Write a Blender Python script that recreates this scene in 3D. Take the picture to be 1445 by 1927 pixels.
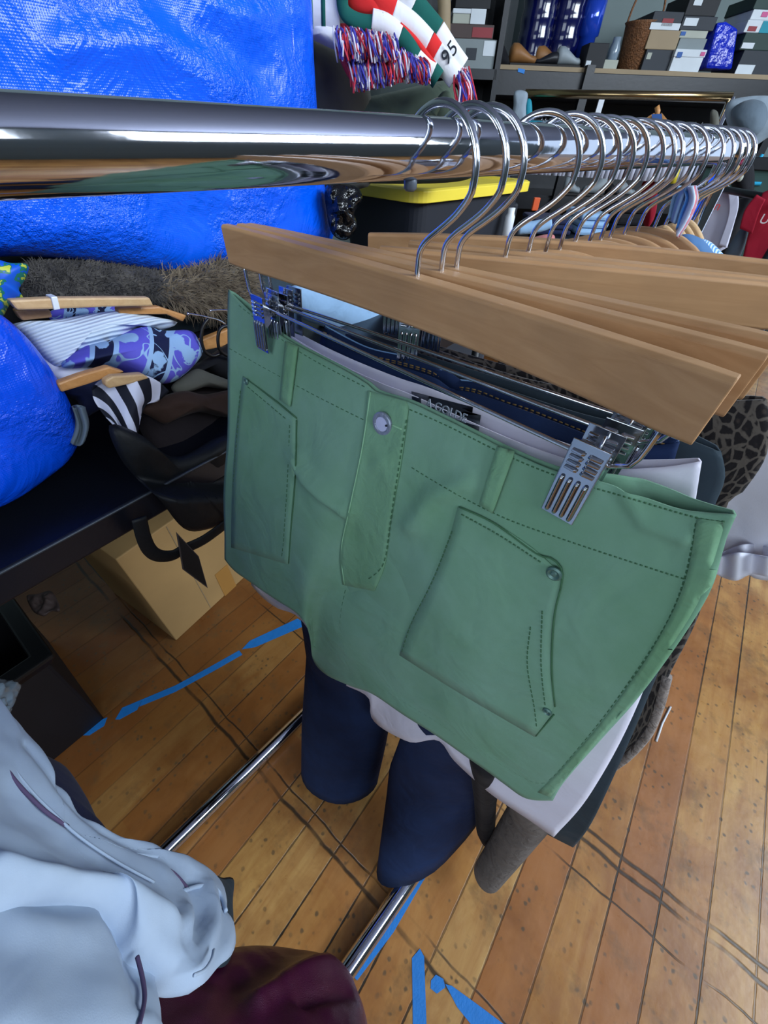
import bpy, bmesh, math, random
from mathutils import Vector, Matrix, noise
from mathutils.bvhtree import BVHTree
for o in list(bpy.data.objects): bpy.data.objects.remove(o)
S = bpy.context.scene; COL = S.collection
random.seed(7); PI = math.pi
V = Vector
# ------------------------------------------------------------------ camera
FPX = 724.0
R = Matrix(((0.66123106, 0.54195387, -0.51870944), (0.74970335, -0.45268409, 0.48272352), (0.02680237, -0.70806999, -0.70563341)))
EYE = V((0, 0, 1.13))
cd = bpy.data.cameras.new('camera'); cam = bpy.data.objects.new('camera', cd); COL.objects.link(cam)
cd.sensor_fit = 'VERTICAL'; cd.sensor_height = 24; cd.lens = 24 * FPX / 1927; cd.clip_start = .01
r_, d_, f_ = R.col[0], R.col[1], R.col[2]
cam.matrix_world = Matrix(((r_[0], -d_[0], -f_[0], EYE.x), (r_[1], -d_[1], -f_[1], EYE.y), (r_[2], -d_[2], -f_[2], EYE.z), (0, 0, 0, 1)))
S.camera = cam
# ------------------------------------------------------------------ light
S.view_settings.view_transform = 'Standard'; S.view_settings.look = 'None'
S.view_settings.exposure = 0.3; S.view_settings.gamma = 1; S.view_settings.use_curve_mapping = False
wd = bpy.data.worlds.new('sky'); S.world = wd; wd.use_nodes = True
wd.node_tree.nodes['Background'].inputs[0].default_value = (.62, .78, 1, 1)
wd.node_tree.nodes['Background'].inputs[1].default_value = 1.0
def area(name, loc, target, sx, sy, power, col):
    l = bpy.data.lights.new(name, 'AREA'); l.shape = 'RECTANGLE'; l.size = sx; l.size_y = sy; l.energy = power; l.color = col
    o = bpy.data.objects.new(name, l); COL.objects.link(o); o.location = loc
    o.rotation_euler = (V(target) - V(loc)).to_track_quat('-Z', 'Y').to_euler(); return o
# daylight through the tall windows on the right and behind the camera
WX = 2.5
area('window_daylight', (WX + .12, -.25, 2.65), (0, -.25, 2.3), 1.3, 1.25, 34, (.80, .90, 1))
area('window_daylight', (WX + .12, 2.15, 2.65), (0, 1.9, 2.0), 2.5, 1.25, 190, (.80, .90, 1))
area('window_daylight', (0.9, -2.9, 2.3), (0, 0, 1.6), 2.4, 1.7, 38, (.80, .90, 1))
# ------------------------------------------------------------------ pixel rays
def ray(x, y): return (R @ V((x - 722.5, y - 963.5, FPX))).normalized()
def hit(x, y, p, n):
    r = ray(x, y); return EYE + r * ((V(p) - EYE).dot(n) / r.dot(n))
def atX(x, y, X): return hit(x, y, (X, 0, 0), V((1, 0, 0)))
def atY(x, y, Y): return hit(x, y, (0, Y, 0), V((0, 1, 0)))
def atZ(x, y, z): return hit(x, y, (0, 0, z), V((0, 0, 1)))
def atT(x, y, t): return EYE + ray(x, y) * t
NT = V((1, .19, 0)).normalized()                      # outward normal of the long table
def atD(x, y, d): return hit(x, y, -NT * d, NT)
E1 = V((.67, .742, 0)).normalized(); NB = V((-.742, .67, 0)).normalized()
def bk(x, y, d): return hit(x, y, NB * d, NB)
# ------------------------------------------------------------------ materials
def lin(c):
    f = lambda v: v / 12.92 if v <= .04045 else ((v + .055) / 1.055) ** 2.4
    return tuple(f(v / 255) for v in c) + (1,)
M = {}
class NT_:
    def __init__(s, name):
        s.m = bpy.data.materials.new(name); s.m.use_nodes = True; s.t = s.m.node_tree; s.b = s.t.nodes['Principled BSDF']
    def n(s, typ, **kw):
        nd = s.t.nodes.new(typ)
        for k, v in kw.items():
            if hasattr(nd, k): setattr(nd, k, v)
        return nd
    def l(s, a, b): s.t.links.new(a, b)
    def val(s, op, a, b=None, c=None):
        nd = s.n('ShaderNodeMath'); nd.operation = op
        for i, q in enumerate((a, b, c)):
            if q is None: continue
            if isinstance(q, (int, float)): nd.inputs[i].default_value = q
            else: s.l(q, nd.inputs[i])
        return nd.outputs[0]
    def mix(s, f, a, b, blend='MIX'):
        nd = s.n('ShaderNodeMix'); nd.data_type = 'RGBA'; nd.blend_type = blend
        for i, q in ((0, f), (6, a), (7, b)):
            if isinstance(q, (int, float)): nd.inputs[i].default_value = q
            elif isinstance(q, tuple): nd.inputs[i].default_value = q
            else: s.l(q, nd.inputs[i])
        return nd.outputs[2]
    def coord(s, kind='Object', scale=(1, 1, 1), rot=(0, 0, 0)):
        c = s.n('ShaderNodeTexCoord'); mp = s.n('ShaderNodeMapping'); mp.inputs['Scale'].default_value = scale; mp.inputs['Rotation'].default_value = rot
        s.l(c.outputs[kind], mp.inputs[0]); return mp.outputs[0]
    def noise(s, vec, scale, detail=3, rough=.5, dist=0):
        nd = s.n('ShaderNodeTexNoise'); s.l(vec, nd.inputs['Vector']); nd.inputs['Scale'].default_value = scale
        nd.inputs['Detail'].default_value = detail; nd.inputs['Roughness'].default_value = rough; nd.inputs['Distortion'].default_value = dist
        return nd.outputs['Fac']
    def ramp(s, f, stops, interp='LINEAR'):
        nd = s.n('ShaderNodeValToRGB'); s.l(f, nd.inputs[0]); cr = nd.color_ramp; cr.interpolation = interp
        while len(cr.elements) < len(stops): cr.elements.new(.5)
        for e, (p, c) in zip(cr.elements, stops): e.position = p; e.color = c
        return nd.outputs[0]
    def vor(s, vec, scale, feature='F1', out='Distance', rnd=1):
        nd = s.n('ShaderNodeTexVoronoi'); nd.feature = feature; s.l(vec, nd.inputs['Vector']); nd.inputs['Scale'].default_value = scale; nd.inputs['Randomness'].default_value = rnd
        return nd.outputs[out]
    def bump(s, h, strength=.3, dist=.01):
        nd = s.n('ShaderNodeBump'); s.l(h, nd.inputs['Height']); nd.inputs['Strength'].default_value = strength; nd.inputs['Distance'].default_value = dist
        if s.b.inputs['Normal'].is_linked: s.l(s.b.inputs['Normal'].links[0].from_socket, nd.inputs['Normal'])
        s.l(nd.outputs[0], s.b.inputs['Normal'])
    def set(s, rough=.6, metal=0, spec=.5, sheen=0, coat=0):
        i = s.b.inputs; i['Roughness'].default_value = rough; i['Metallic'].default_value = metal; i['Specular IOR Level'].default_value = spec
        i['Sheen Weight'].default_value = sheen; i['Coat Weight'].default_value = coat
    def col(s, c):
        if isinstance(c, tuple): s.b.inputs['Base Color'].default_value = c
        else: s.l(c, s.b.inputs['Base Color'])
def mat(name, c, rough=.6, metal=0, spec=.5, var=.0, vscale=8, bump=None, sheen=0, coat=0, c2=None):
    t = NT_(name); t.set(rough, metal, spec, sheen, coat); a = lin(c); co = t.coord()
    if var or c2:
        b = lin(c2) if c2 else tuple(max(0, v * (1 - var)) for v in a[:3]) + (1,)
        t.col(t.mix(t.ramp(t.noise(co, vscale, 4), [(.35, (0, 0, 0, 1)), (.65, (1, 1, 1, 1))]), a, b))
    else: t.col(a)
    if bump: t.bump(t.noise(co, bump[0], 3), bump[1], bump[2] if len(bump) > 2 else .005)
    M[name] = t.m; return t.m
def cloth(name, c, var=.12, weave=900, rough=.85, wr=14, wrs=.35, c2=None, sheen=.04):
    t = NT_(name); t.set(rough, 0, .25, sheen); a = lin(c); co = t.coord()
    b = lin(c2) if c2 else tuple(v * (1 - var) for v in a[:3]) + (1,)
    t.col(t.mix(t.ramp(t.noise(co, 11, 5, .6), [(.3, (0, 0, 0, 1)), (.7, (1, 1, 1, 1))]), a, b))
    t.bump(t.noise(co, weave, 1), .15, .0006); t.bump(t.noise(co, wr, 3, .5, .6), wrs, .012)
    M[name] = t.m; return t
# metals
mat('chrome', (214, 216, 226), .07, 1, bump=(60, .015)); mat('chrome_wire', (215, 218, 226), .12, 1)
mat('clip_steel', (190, 194, 202), .16, 1, bump=(90, .04)); mat('knob_gray', (95, 104, 118), .4, .3)
mat('dark_metal', (22, 26, 33), .42, .1, var=.3, bump=(60, .06)); mat('black_plastic', (14, 15, 18), .35, var=.2)
mat('table_black', (13, 16, 26), .33, 0, .5, var=.25, vscale=5, bump=(160, .05)); mat('table_trim', (60, 66, 74), .35, .3)
mat('bin_black', (13, 15, 24), .6, var=.25, bump=(30, .08))
mat('white_paint', (198, 202, 200), .6); mat('wall_paint', (112, 126, 125), .8, var=.08, vscale=2, bump=(80, .05))
mat('white_plastic', (225, 230, 235), .35); mat('brass', (150, 128, 92), .22, 1)
mat('ceiling_white', (122, 126, 144), .85, var=.05)
# wood for hangers
def wood(name, a, b, sc=1.0, rough=.5):
    t = NT_(name); t.set(rough, 0, .4, 0, .04); co = t.coord('Object', (3 * sc, 40 * sc, 60 * sc))
    f = t.noise(co, 2.2, 5, .6, .8); co2 = t.coord('Object', (9, 9, 9))
    c = t.mix(t.ramp(f, [(.3, (0, 0, 0, 1)), (.75, (1, 1, 1, 1))]), lin(a), lin(b))
    c = t.mix(t.ramp(t.noise(co2, 3, 4), [(.45, (0, 0, 0, 1)), (.8, (.5, .5, .5, 1))]), c, lin(tuple(int(v * .85) for v in a)))
    t.col(c); t.bump(f, .06, .002); M[name] = t.m
wood('hanger_wood', (190, 148, 106), (170, 127, 86)); wood('pale_wood', (208, 174, 128), (190, 152, 108)); wood('amber_wood', (204, 148, 90), (180, 124, 70))
# fabrics
cloth('green_twill', (120, 158, 138), .16, c2=(104, 146, 116), wr=16, wrs=.42)
cloth('green_twill_seam', (118, 159, 131), .15, c2=(102, 144, 108), wr=60, wrs=.22)
mat('green_thread', (142, 188, 150), .8); mat('green_shade_thread', (62, 104, 72), .9)
cloth('white_cotton', (222, 220, 236), .05, wrs=.4); cloth('white_linen', (226, 228, 240), .05, wrs=.5, wr=9)
cloth('denim', (16, 32, 64), .3, weave=1400, c2=(26, 46, 84), wrs=.5, sheen=0); cloth('denim_edge', (126, 166, 206), .2); cloth('denim_light', (86, 128, 176), .3)
mat('gold_thread', (150, 122, 72), .7)
cloth('slate_cloth', (52, 66, 76), .25, wrs=.5); cloth('black_cloth', (17, 18, 24), .2, wrs=.5); cloth('navy_cloth', (30, 38, 72), .2)
cloth('ash_cloth', (176, 192, 212), .06, wr=10, wrs=.35, c2=(164, 182, 206)); mat('seam_purple', (88, 72, 104), .8)
cloth('taupe_cloth', (92, 92, 84), .12); cloth('olive_cloth', (84, 98, 84), .15, wrs=.5)
cloth('brown_cloth', (62, 44, 36), .25, wrs=.7, wr=9); cloth('dark_brown_cloth', (34, 27, 30), .25, wrs=.6)
cloth('gray_wool', (78, 72, 68), .4, weave=250, wr=40, wrs=.7, c2=(108, 102, 98)); cloth('fuzzy_gray', (150, 140, 134), .4, weave=200, wr=60, wrs=.9)
cloth('felt_gray', (96, 110, 122), .1); cloth('felt_pale', (146, 160, 172), .1)
cloth('red_cloth', (160, 22, 46), .25, wrs=.5); cloth('tee_white', (206, 208, 226), .05, wrs=.4); cloth('pink_cloth', (205, 130, 130), .2)
cloth('light_blue_cloth', (150, 186, 222), .15); cloth('scarf_white', (232, 232, 236), .05, weave=300); cloth('scarf_red', (216, 44, 44), .1, weave=300)
cloth('scarf_green', (22, 92, 84), .1, weave=300); mat('yarn_red', (196, 52, 70), .9); mat('yarn_blue', (72, 70, 170), .9); mat('yarn_white', (220, 216, 228), .9)
mat('leather_black', (14, 17, 21), .55, var=.3, spec=.3, bump=(60, .25)); mat('tag_black', (16, 17, 20), .5); mat('tag_edge', (70, 62, 62), .5)
mat('fur_dark', (52, 50, 50), .95, c2=(84, 80, 76), vscale=40); mat('fur_tan', (132, 118, 98), .9, c2=(78, 66, 52), vscale=60)
mat('satin_base', (96, 18, 52), .3)
t = NT_('maroon_satin'); t.set(.3, 0, .9, 0, 0); co = t.coord()
t.col(t.mix(t.noise(co, 5), lin((84, 12, 58)), lin((60, 8, 42)))); t.bump(t.noise(t.coord('Object', (200, 60, 200)), 6, 3), .5, .002); t.bump(t.noise(co, 9, 2), .4, .02); M['maroon_satin'] = t.m
# woven tarp
def tarp(name, c, c2):
    t = NT_(name); t.set(.27, 0, .5, 0, 0); co = t.coord()
    a = t.n('ShaderNodeTexWave'); t.l(t.coord('Object', (1, 1, 1), (0, .0, .3)), a.inputs[0]); a.inputs['Scale'].default_value = 130; a.bands_direction = 'Y'
    b = t.n('ShaderNodeTexWave'); t.l(co, b.inputs[0]); b.inputs['Scale'].default_value = 130; b.bands_direction = 'Z'
    wv = t.val('MULTIPLY', a.outputs['Fac'], b.outputs['Fac'])
    t.col(t.mix(t.noise(co, 4, 3), lin(c), lin(c2)))
    patch = t.ramp(t.noise(co, 7, 3, .6), [(.47, (0, 0, 0, 1)), (.62, (1, 1, 1, 1))])
    t.bump(wv, .2, .001); t.bump(t.noise(co, 6, 3, .55, .5), .32, .05)
    rid = t.val('ABSOLUTE', t.val('SUBTRACT', t.noise(co, 9, 4, .6, 1.0), .5)); t.bump(t.ramp(rid, [(0, (1, 1, 1, 1)), (.12, (0, 0, 0, 1))]), .16, .012)
    t.bump(t.val('MULTIPLY', t.noise(co, 120, 3, .7), patch), .9, .006); M[name] = t.m
tarp('blue_tarp', (0, 104, 250), (0, 80, 232)); tarp('blue_tarp_deep', (0, 92, 248), (0, 68, 226))
# patterned fabrics (uv space)
t = NT_('leopard'); t.set(.9, 0, .2, .2); co = t.coord('UV', (1, 1, 1)); nz = t.noise(co, 60, 2)
ed = t.val('ADD', t.vor(co, 33, 'DISTANCE_TO_EDGE'), t.val('MULTIPLY', t.val('SUBTRACT', nz, .5), .22))
t.col(t.mix(t.ramp(ed, [(.07, (1, 1, 1, 1)), (.13, (0, 0, 0, 1))]), t.mix(t.ramp(t.vor(co, 33), [(.1, (1, 1, 1, 1)), (.25, (0, 0, 0, 1))]), lin((34, 31, 33)), lin((62, 54, 50))), lin((98, 91, 84)))); t.bump(t.noise(t.coord(), 300, 2), .3, .002); M['leopard'] = t.m
t = NT_('zebra_stripe'); t.set(.7, 0, .3); co = t.coord('UV', (1, 1, 1), (0, 0, .5)); wv = t.n('ShaderNodeTexWave'); t.l(co, wv.inputs[0]); wv.inputs['Scale'].default_value = 1.15; wv.inputs['Distortion'].default_value = .8
t.col(t.ramp(wv.outputs['Fac'], [(.47, lin((22, 26, 40))), (.53, lin((214, 218, 240)))])); M['zebra_stripe'] = t.m
t = NT_('purple_floral'); t.set(.75, 0, .3); co = t.coord('UV', (1, 1, 1)); nd = t.n('ShaderNodeSeparateXYZ'); t.l(co, nd.inputs[0])
fl = t.vor(co, 7.5, 'SMOOTH_F1'); fl2 = t.val('ADD', fl, t.val('MULTIPLY', t.noise(co, 26, 2), .22)); leaf = t.ramp(fl2, [(.40, (1, 1, 1, 1)), (.43, (0, 0, 0, 1))])
vein = t.ramp(t.val('ABSOLUTE', t.val('SUBTRACT', t.noise(co, 5, 1, .5, 1.2), .5)), [(.015, (1, 1, 1, 1)), (.022, (0, 0, 0, 1))])
band = t.ramp(t.val('FRACT', t.val('MULTIPLY_ADD', nd.outputs[0], 2.6, t.val('MULTIPLY', nd.outputs[1], .35))), [(.0, (0, 0, 0, 1)), (.52, (0, 0, 0, 1)), (.53, (.5, .5, .5, 1)), (.60, (.5, .5, .5, 1)), (.61, (1, 1, 1, 1)), (.9, (1, 1, 1, 1)), (.91, (.5, .5, .5, 1)), (1, (.5, .5, .5, 1))], 'CONSTANT')
base = t.ramp(band, [(0, lin((96, 92, 206))), (.3, lin((150, 184, 226))), (.8, lin((18, 26, 64)))], 'CONSTANT')
t.col(t.mix(t.val('MAXIMUM', leaf, vein), base, lin((150, 186, 228)))); t.bump(t.noise(t.coord(), 30, 3), .3, .008); M['purple_floral'] = t.m
t = NT_('ribbed_knit'); t.set(.9, 0, .2, .2); co = t.coord('UV', (1, 1, 1), (0, 0, .25)); wv = t.n('ShaderNodeTexWave'); t.l(co, wv.inputs[0]); wv.inputs['Scale'].default_value = 15; wv.bands_direction = 'Y'
t.col(t.mix(wv.outputs['Fac'], lin((196, 212, 232)), lin((222, 234, 246)))); t.bump(wv.outputs['Fac'], .5, .004); M['ribbed_knit'] = t.m
t = NT_('teal_print'); t.set(.5); co = t.coord('UV', (3, 4, 1)); t.col(t.ramp(t.noise(co, 1.6, 2), [(.42, lin((0, 84, 200))), (.5, lin((20, 110, 90))), (.57, lin((190, 196, 60)))], 'CONSTANT')); M['teal_print'] = t.m
t = NT_('blue_stripe'); t.set(.8); co = t.coord('UV', (1, 1, 1), (0, 0, .2)); wv = t.n('ShaderNodeTexWave'); t.l(co, wv.inputs[0]); wv.inputs['Scale'].default_value = 6
t.col(t.ramp(wv.outputs['Fac'], [(.4, lin((90, 150, 206))), (.6, lin((205, 222, 240)))])); M['blue_stripe'] = t.m
t = NT_('satin_blue_white'); t.set(.3, 0, .5, .2); co = t.coord('UV', (1, 1, 1)); nd = t.n('ShaderNodeSeparateXYZ'); t.l(co, nd.inputs[0])
t.col(t.ramp(t.val('ADD', nd.outputs[0], t.val('MULTIPLY', t.noise(co, 3), .2)), [(.0, lin((66, 136, 214))), (.5, lin((196, 218, 244))), (.95, lin((190, 60, 76)))], 'CONSTANT')); M['satin_blue_white'] = t.m
# paper goods and plastics
for nm, c in dict(kraft=(176, 142, 92), box_white=(206, 214, 220), box_dark=(44, 50, 58), box_black=(22, 25, 30), box_tan=(150, 132, 104), box_cream=(168, 172, 160), box_gray=(126, 136, 138), box_brown=(74, 60, 58), box_teal=(20, 140, 160), box_green=(40, 62, 58), print_red=(140, 52, 58), print_blue=(48, 92, 160), print_pink=(196, 90, 140), tote_dark=(28, 32, 42), tote_gray=(72, 78, 90), book_pale=(176, 182, 176), book_gray=(128, 134, 136)).items():
    mat(nm, c, .7, var=.12, vscale=6, bump=(40, .06))
mat('lid_yellow', (240, 216, 66), .4, var=.06); mat('jug_blue', (10, 16, 72), .12, var=.3, coat=.4); mat('mug_blue', (30, 70, 190), .1, .3, coat=.5); mat('basket_wicker', (128, 84, 50), .7, var=.4, vscale=60, bump=(120, .8, .01))
mat('shoe_tan', (150, 104, 58), .55, var=.3); mat('shoe_dark', (30, 32, 38), .5, var=.3); mat('shoe_gray', (150, 160, 166), .6, var=.2); mat('sole_dark', (26, 24, 24), .7)
mat('glossy_black', (16, 17, 19), .16, var=.3, bump=(50, .7, .012)); mat('clear_gray', (120, 136, 150), .1); mat('blue_wrap', (8, 40, 190), .25, var=.3, bump=(20, .8, .02))
mat('tape_blue', (24, 122, 204), .6, var=.1, vscale=60, bump=(250, .15)); mat('pack_tape', (170, 124, 62), .35); mat('button_metal', (150, 158, 178), .38, .5, bump=(300, .2)); mat('button_pale', (188, 192, 226), .4); mat('rivet_metal', (92, 124, 116), .4, .4)
mat('hook_black', (10, 11, 13), .4); mat('post_white', (206, 212, 220), .5); mat('board_teal', (58, 88, 84), .8, var=.2); mat('tape_cyan', (40, 176, 222), .6); mat('lettering_red', (214, 60, 62), .7); mat('lettering_white', (224, 214, 214), .7); mat('lettering_dark', (26, 34, 46), .7); mat('lettering_pale', (150, 160, 176), .6)
mat('orange_plastic', (226, 92, 40), .5); mat('yellow_plastic', (226, 206, 60), .5)
# old plank floor
def floor_mat():
    t = NT_('plank_floor'); t.set(.36, 0, .45); g = t.n('ShaderNodeTexCoord'); sp = t.n('ShaderNodeSeparateXYZ'); t.l(g.outputs['Object'], sp.inputs[0])
    c, s = math.cos(math.radians(10.4)), math.sin(math.radians(10.4))
    a = t.val('ADD', t.val('MULTIPLY', sp.outputs[0], c), t.val('MULTIPLY', sp.outputs[1], s))      # across the planks
    b = t.val('SUBTRACT', t.val('MULTIPLY', sp.outputs[1], c), t.val('MULTIPLY', sp.outputs[0], s)) # along them
    q = t.val('ADD', t.val('DIVIDE', a, .0837), 20.244); pid = t.val('FLOOR', q); fr = t.val('FRACT', q)
    cmb = t.n('ShaderNodeCombineXYZ'); t.l(t.val('MULTIPLY', a, 14), cmb.inputs[0]); t.l(t.val('MULTIPLY', b, 2.2), cmb.inputs[1]); t.l(pid, cmb.inputs[2])
    uv = t.n('ShaderNodeCombineXYZ'); t.l(a, uv.inputs[0]); t.l(b, uv.inputs[1]); P = uv.outputs[0]
    wn = t.n('ShaderNodeTexWhiteNoise'); wn.noise_dimensions = '2D'
    joint = t.val('FLOOR', t.val('ADD', t.val('DIVIDE', b, 1.4), t.val('MULTIPLY', pid, .37)))
    c2 = t.n('ShaderNodeCombineXYZ'); t.l(pid, c2.inputs[0]); t.l(joint, c2.inputs[1]); t.l(c2.outputs[0], wn.inputs['Vector'])
    tone = t.ramp(wn.outputs['Value'], [(0, lin((176, 124, 66))), (.3, lin((192, 148, 84))), (.55, lin((196, 156, 98))), (.8, lin((166, 110, 62))), (1, lin((182, 134, 74)))])
    grain = t.noise(cmb.outputs[0], 2.5, 6, .65, .6)
    col = t.mix(t.ramp(grain, [(.35, (0, 0, 0, 1)), (.75, (.75, .75, .75, 1))]), tone, lin((150, 92, 42)))
    sm = t.noise(P, 4.5, 5, .65, .4)
    col = t.mix(t.ramp(sm, [(.44, (0, 0, 0, 1)), (.66, (.85, .85, .85, 1))]), col, lin((132, 82, 40)))
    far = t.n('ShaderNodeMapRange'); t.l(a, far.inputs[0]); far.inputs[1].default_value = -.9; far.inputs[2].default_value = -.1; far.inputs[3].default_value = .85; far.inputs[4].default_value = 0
    col = t.mix(far.outputs[0], col, lin((104, 60, 24)))  # shade painted into the plank colour: darker brown towards the table side
    sp1 = t.val('ADD', t.vor(P, 52), t.val('MULTIPLY', t.noise(P, 110, 2), .35)); spot = t.ramp(sp1, [(.30, (.9, .9, .9, 1)), (.42, (0, 0, 0, 1))])
    gate = t.ramp(t.noise(P, 9, 4), [(.42, (0, 0, 0, 1)), (.56, (1, 1, 1, 1))])
    col = t.mix(t.val('MULTIPLY', spot, gate), col, lin((92, 74, 52)))
    gr = t.ramp(t.noise(P, 11, 5, .7), [(.54, (0, 0, 0, 1)), (.72, (.7, .7, .7, 1))]); col = t.mix(gr, col, lin((104, 80, 52)))
    edge = t.val('MINIMUM', fr, t.val('SUBTRACT', 1, fr)); wob = t.val('MULTIPLY', t.noise(P, 60, 2), .03)
    gap = t.ramp(t.val('SUBTRACT', edge, wob), [(.0, (1, 1, 1, 1)), (.013, (0, 0, 0, 1))])
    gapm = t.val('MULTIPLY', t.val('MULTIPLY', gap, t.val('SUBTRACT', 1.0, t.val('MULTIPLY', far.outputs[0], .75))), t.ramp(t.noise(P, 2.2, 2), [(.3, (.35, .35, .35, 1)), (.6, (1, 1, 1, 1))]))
    cut = None                                                      # long dark saw cuts across the planks
    for v0, w in ((.002, .006), (.028, .003), (.372, .006), (.396, .006), (.308, .003)):
        dd = t.val('ABSOLUTE', t.val('SUBTRACT', t.val('ADD', b, t.val('MULTIPLY', t.noise(P, 9, 3), .02)), v0 + .01))
        k = t.ramp(t.val('DIVIDE', dd, w), [(.35, (1, 1, 1, 1)), (.9, (0, 0, 0, 1))]); cut = k if cut is None else t.val('MAXIMUM', cut, k)
    cut = t.val('MULTIPLY', cut, t.ramp(t.noise(P, 5, 3), [(.38, (.1, .1, .1, 1)), (.5, (1, 1, 1, 1))]))
    dark = t.val('MAXIMUM', gapm, t.val('MULTIPLY', cut, .9))
    t.col(t.mix(dark, col, lin((46, 38, 28))))
    t.l(t.val('MULTIPLY_ADD', t.noise(P, 30, 4), .3, .18), t.b.inputs['Roughness'])
    t.bump(t.noise(P, 70, 4), .08, .004); t.bump(dark, .5, -.002); M['plank_floor'] = t.m
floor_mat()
# ------------------------------------------------------------------ building helpers
ROOT = {}
def tag(o, label=None, cat=None, group=None, kind=None):
    if label: o['label'] = label
    if cat: o['category'] = cat
    if group: o['group'] = group
    if kind: o['kind'] = kind
    return o
def thing(name, label, cat, loc, rz=0, group=None):
    o = bpy.data.objects.new(name, None); COL.objects.link(o); o.empty_display_size = .05
    o.location = loc; o.rotation_euler = (0, 0, rz); ROOT[o] = Matrix.Translation(V(loc)) @ Matrix.Rotation(rz, 4, 'Z')
    return tag(o, label, cat, group)
class MB:
    def __init__(s): s.v = []; s.f = []; s.uv = {}
    def add(s, vs, fs, uvs=None):
        b = len(s.v); s.v += [V(p) for p in vs]
        for f in fs: s.f.append([b + i for i in f])
        if uvs:
            for i, q in enumerate(uvs): s.uv[b + i] = q
        return s
    def box(s, c, sz, ax=None, taper=1):
        ax = ax or (V((1, 0, 0)), V((0, 1, 0)), V((0, 0, 1))); c = V(c); vs = []
        for k in (-1, 1):
            tp = 1 if k < 0 else taper
            for i, j in ((-1, -1), (1, -1), (1, 1), (-1, 1)): vs.append(c + ax[0] * i * sz[0] / 2 * tp + ax[1] * j * sz[1] / 2 * tp + ax[2] * k * sz[2] / 2)
        return s.add(vs, [(3, 2, 1, 0), (4, 5, 6, 7), (0, 1, 5, 4), (1, 2, 6, 5), (2, 3, 7, 6), (3, 0, 4, 7)])
    def prism(s, poly, n, th):
        poly = [V(p) for p in poly]; n = V(n); k = len(poly); vs = poly + [p + n * th for p in poly]
        return s.add(vs, [list(range(k))[::-1], list(range(k, 2 * k))] + [(i, (i + 1) % k, (i + 1) % k + k, i + k) for i in range(k)])
    def tube(s, pts, r, seg=10, cap=True, flat=None):
        pts = [V(p) for p in pts]; n = len(pts); rs = r if isinstance(r, (list, tuple)) else [r] * n; vs = []; up = None; uvs = []
        L = 0; tot = sum((pts[i + 1] - pts[i]).length for i in range(n - 1)) or 1
        for i, p in enumerate(pts):
            t = (pts[min(i + 1, n - 1)] - pts[max(i - 1, 0)]).normalized()
            if up is None:
                a = V((0, 0, 1)) if abs(t.z) < .9 else V((1, 0, 0)); up = (a - t * a.dot(t)).normalized()
                if flat is not None: up = (V(flat[0]) - t * V(flat[0]).dot(t)).normalized()
            else:
                up = (V(flat[0]) - t * V(flat[0]).dot(t)).normalized() if flat is not None else (up - t * up.dot(t)).normalized()
            sd = t.cross(up)
            if i: L += (pts[i] - pts[i - 1]).length
            for k in range(seg):
                a = 2 * PI * k / seg; fy = flat[1] if flat is not None else 1
                vs.append(p + up * math.cos(a) * rs[i] * fy + sd * math.sin(a) * rs[i]); uvs.append((L / tot, k / seg))
        fs = [(i * seg + k, i * seg + (k + 1) % seg, (i + 1) * seg + (k + 1) % seg, (i + 1) * seg + k) for i in range(n - 1) for k in range(seg)]
        if cap: fs += [list(range(seg))[::-1], list(range((n - 1) * seg, n * seg))]
        return s.add(vs, fs, uvs)
    def lathe(s, c, prof, seg=20, ax=None):
        ax = ax or (V((1, 0, 0)), V((0, 1, 0)), V((0, 0, 1))); c = V(c); vs = []
        for r, z in prof:
            for k in range(seg):
                a = 2 * PI * k / seg; vs.append(c + ax[0] * r * math.cos(a) + ax[1] * r * math.sin(a) + ax[2] * z)
        n = len(prof); fs = [(i * seg + k, i * seg + (k + 1) % seg, (i + 1) * seg + (k + 1) % seg, (i + 1) * seg + k) for i in range(n - 1) for k in range(seg)]
        fs += [list(range(seg))[::-1], list(range((n - 1) * seg, n * seg))]
        return s.add(vs, fs)
    def ball(s, c, r, seg=14, ax=None):
        rr = r if isinstance(r, (list, tuple)) else (r, r, r); ax = ax or (V((1, 0, 0)), V((0, 1, 0)), V((0, 0, 1))); vs = []; nr = 9
        for i in range(nr + 1):
            a = PI * i / nr * .998 + .003
            for k in range(seg):
                b = 2 * PI * k / seg; vs.append(V(c) + ax[0] * rr[0] * math.sin(a) * math.cos(b) + ax[1] * rr[1] * math.sin(a) * math.sin(b) + ax[2] * rr[2] * math.cos(a))
        fs = [(i * seg + (k + 1) % seg, i * seg + k, (i + 1) * seg + k, (i + 1) * seg + (k + 1) % seg) for i in range(nr) for k in range(seg)] + [list(range(seg)), list(range(nr * seg, (nr + 1) * seg))[::-1]]
        return s.add(vs, fs)
    def loft(s, rings, closed=True, cap=True):
        n = len(rings[0]); vs = [p for r in rings for p in r]; m = len(rings); w = n if closed else n - 1
        fs = [(i * n + k, i * n + (k + 1) % n, (i + 1) * n + (k + 1) % n, (i + 1) * n + k) for i in range(m - 1) for k in range(w)]
        if cap: fs += [list(range(n))[::-1], list(range((m - 1) * n, m * n))]
        return s.add(vs, fs, [(k / n, i / max(1, m - 1)) for i in range(m) for k in range(n)])
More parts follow.
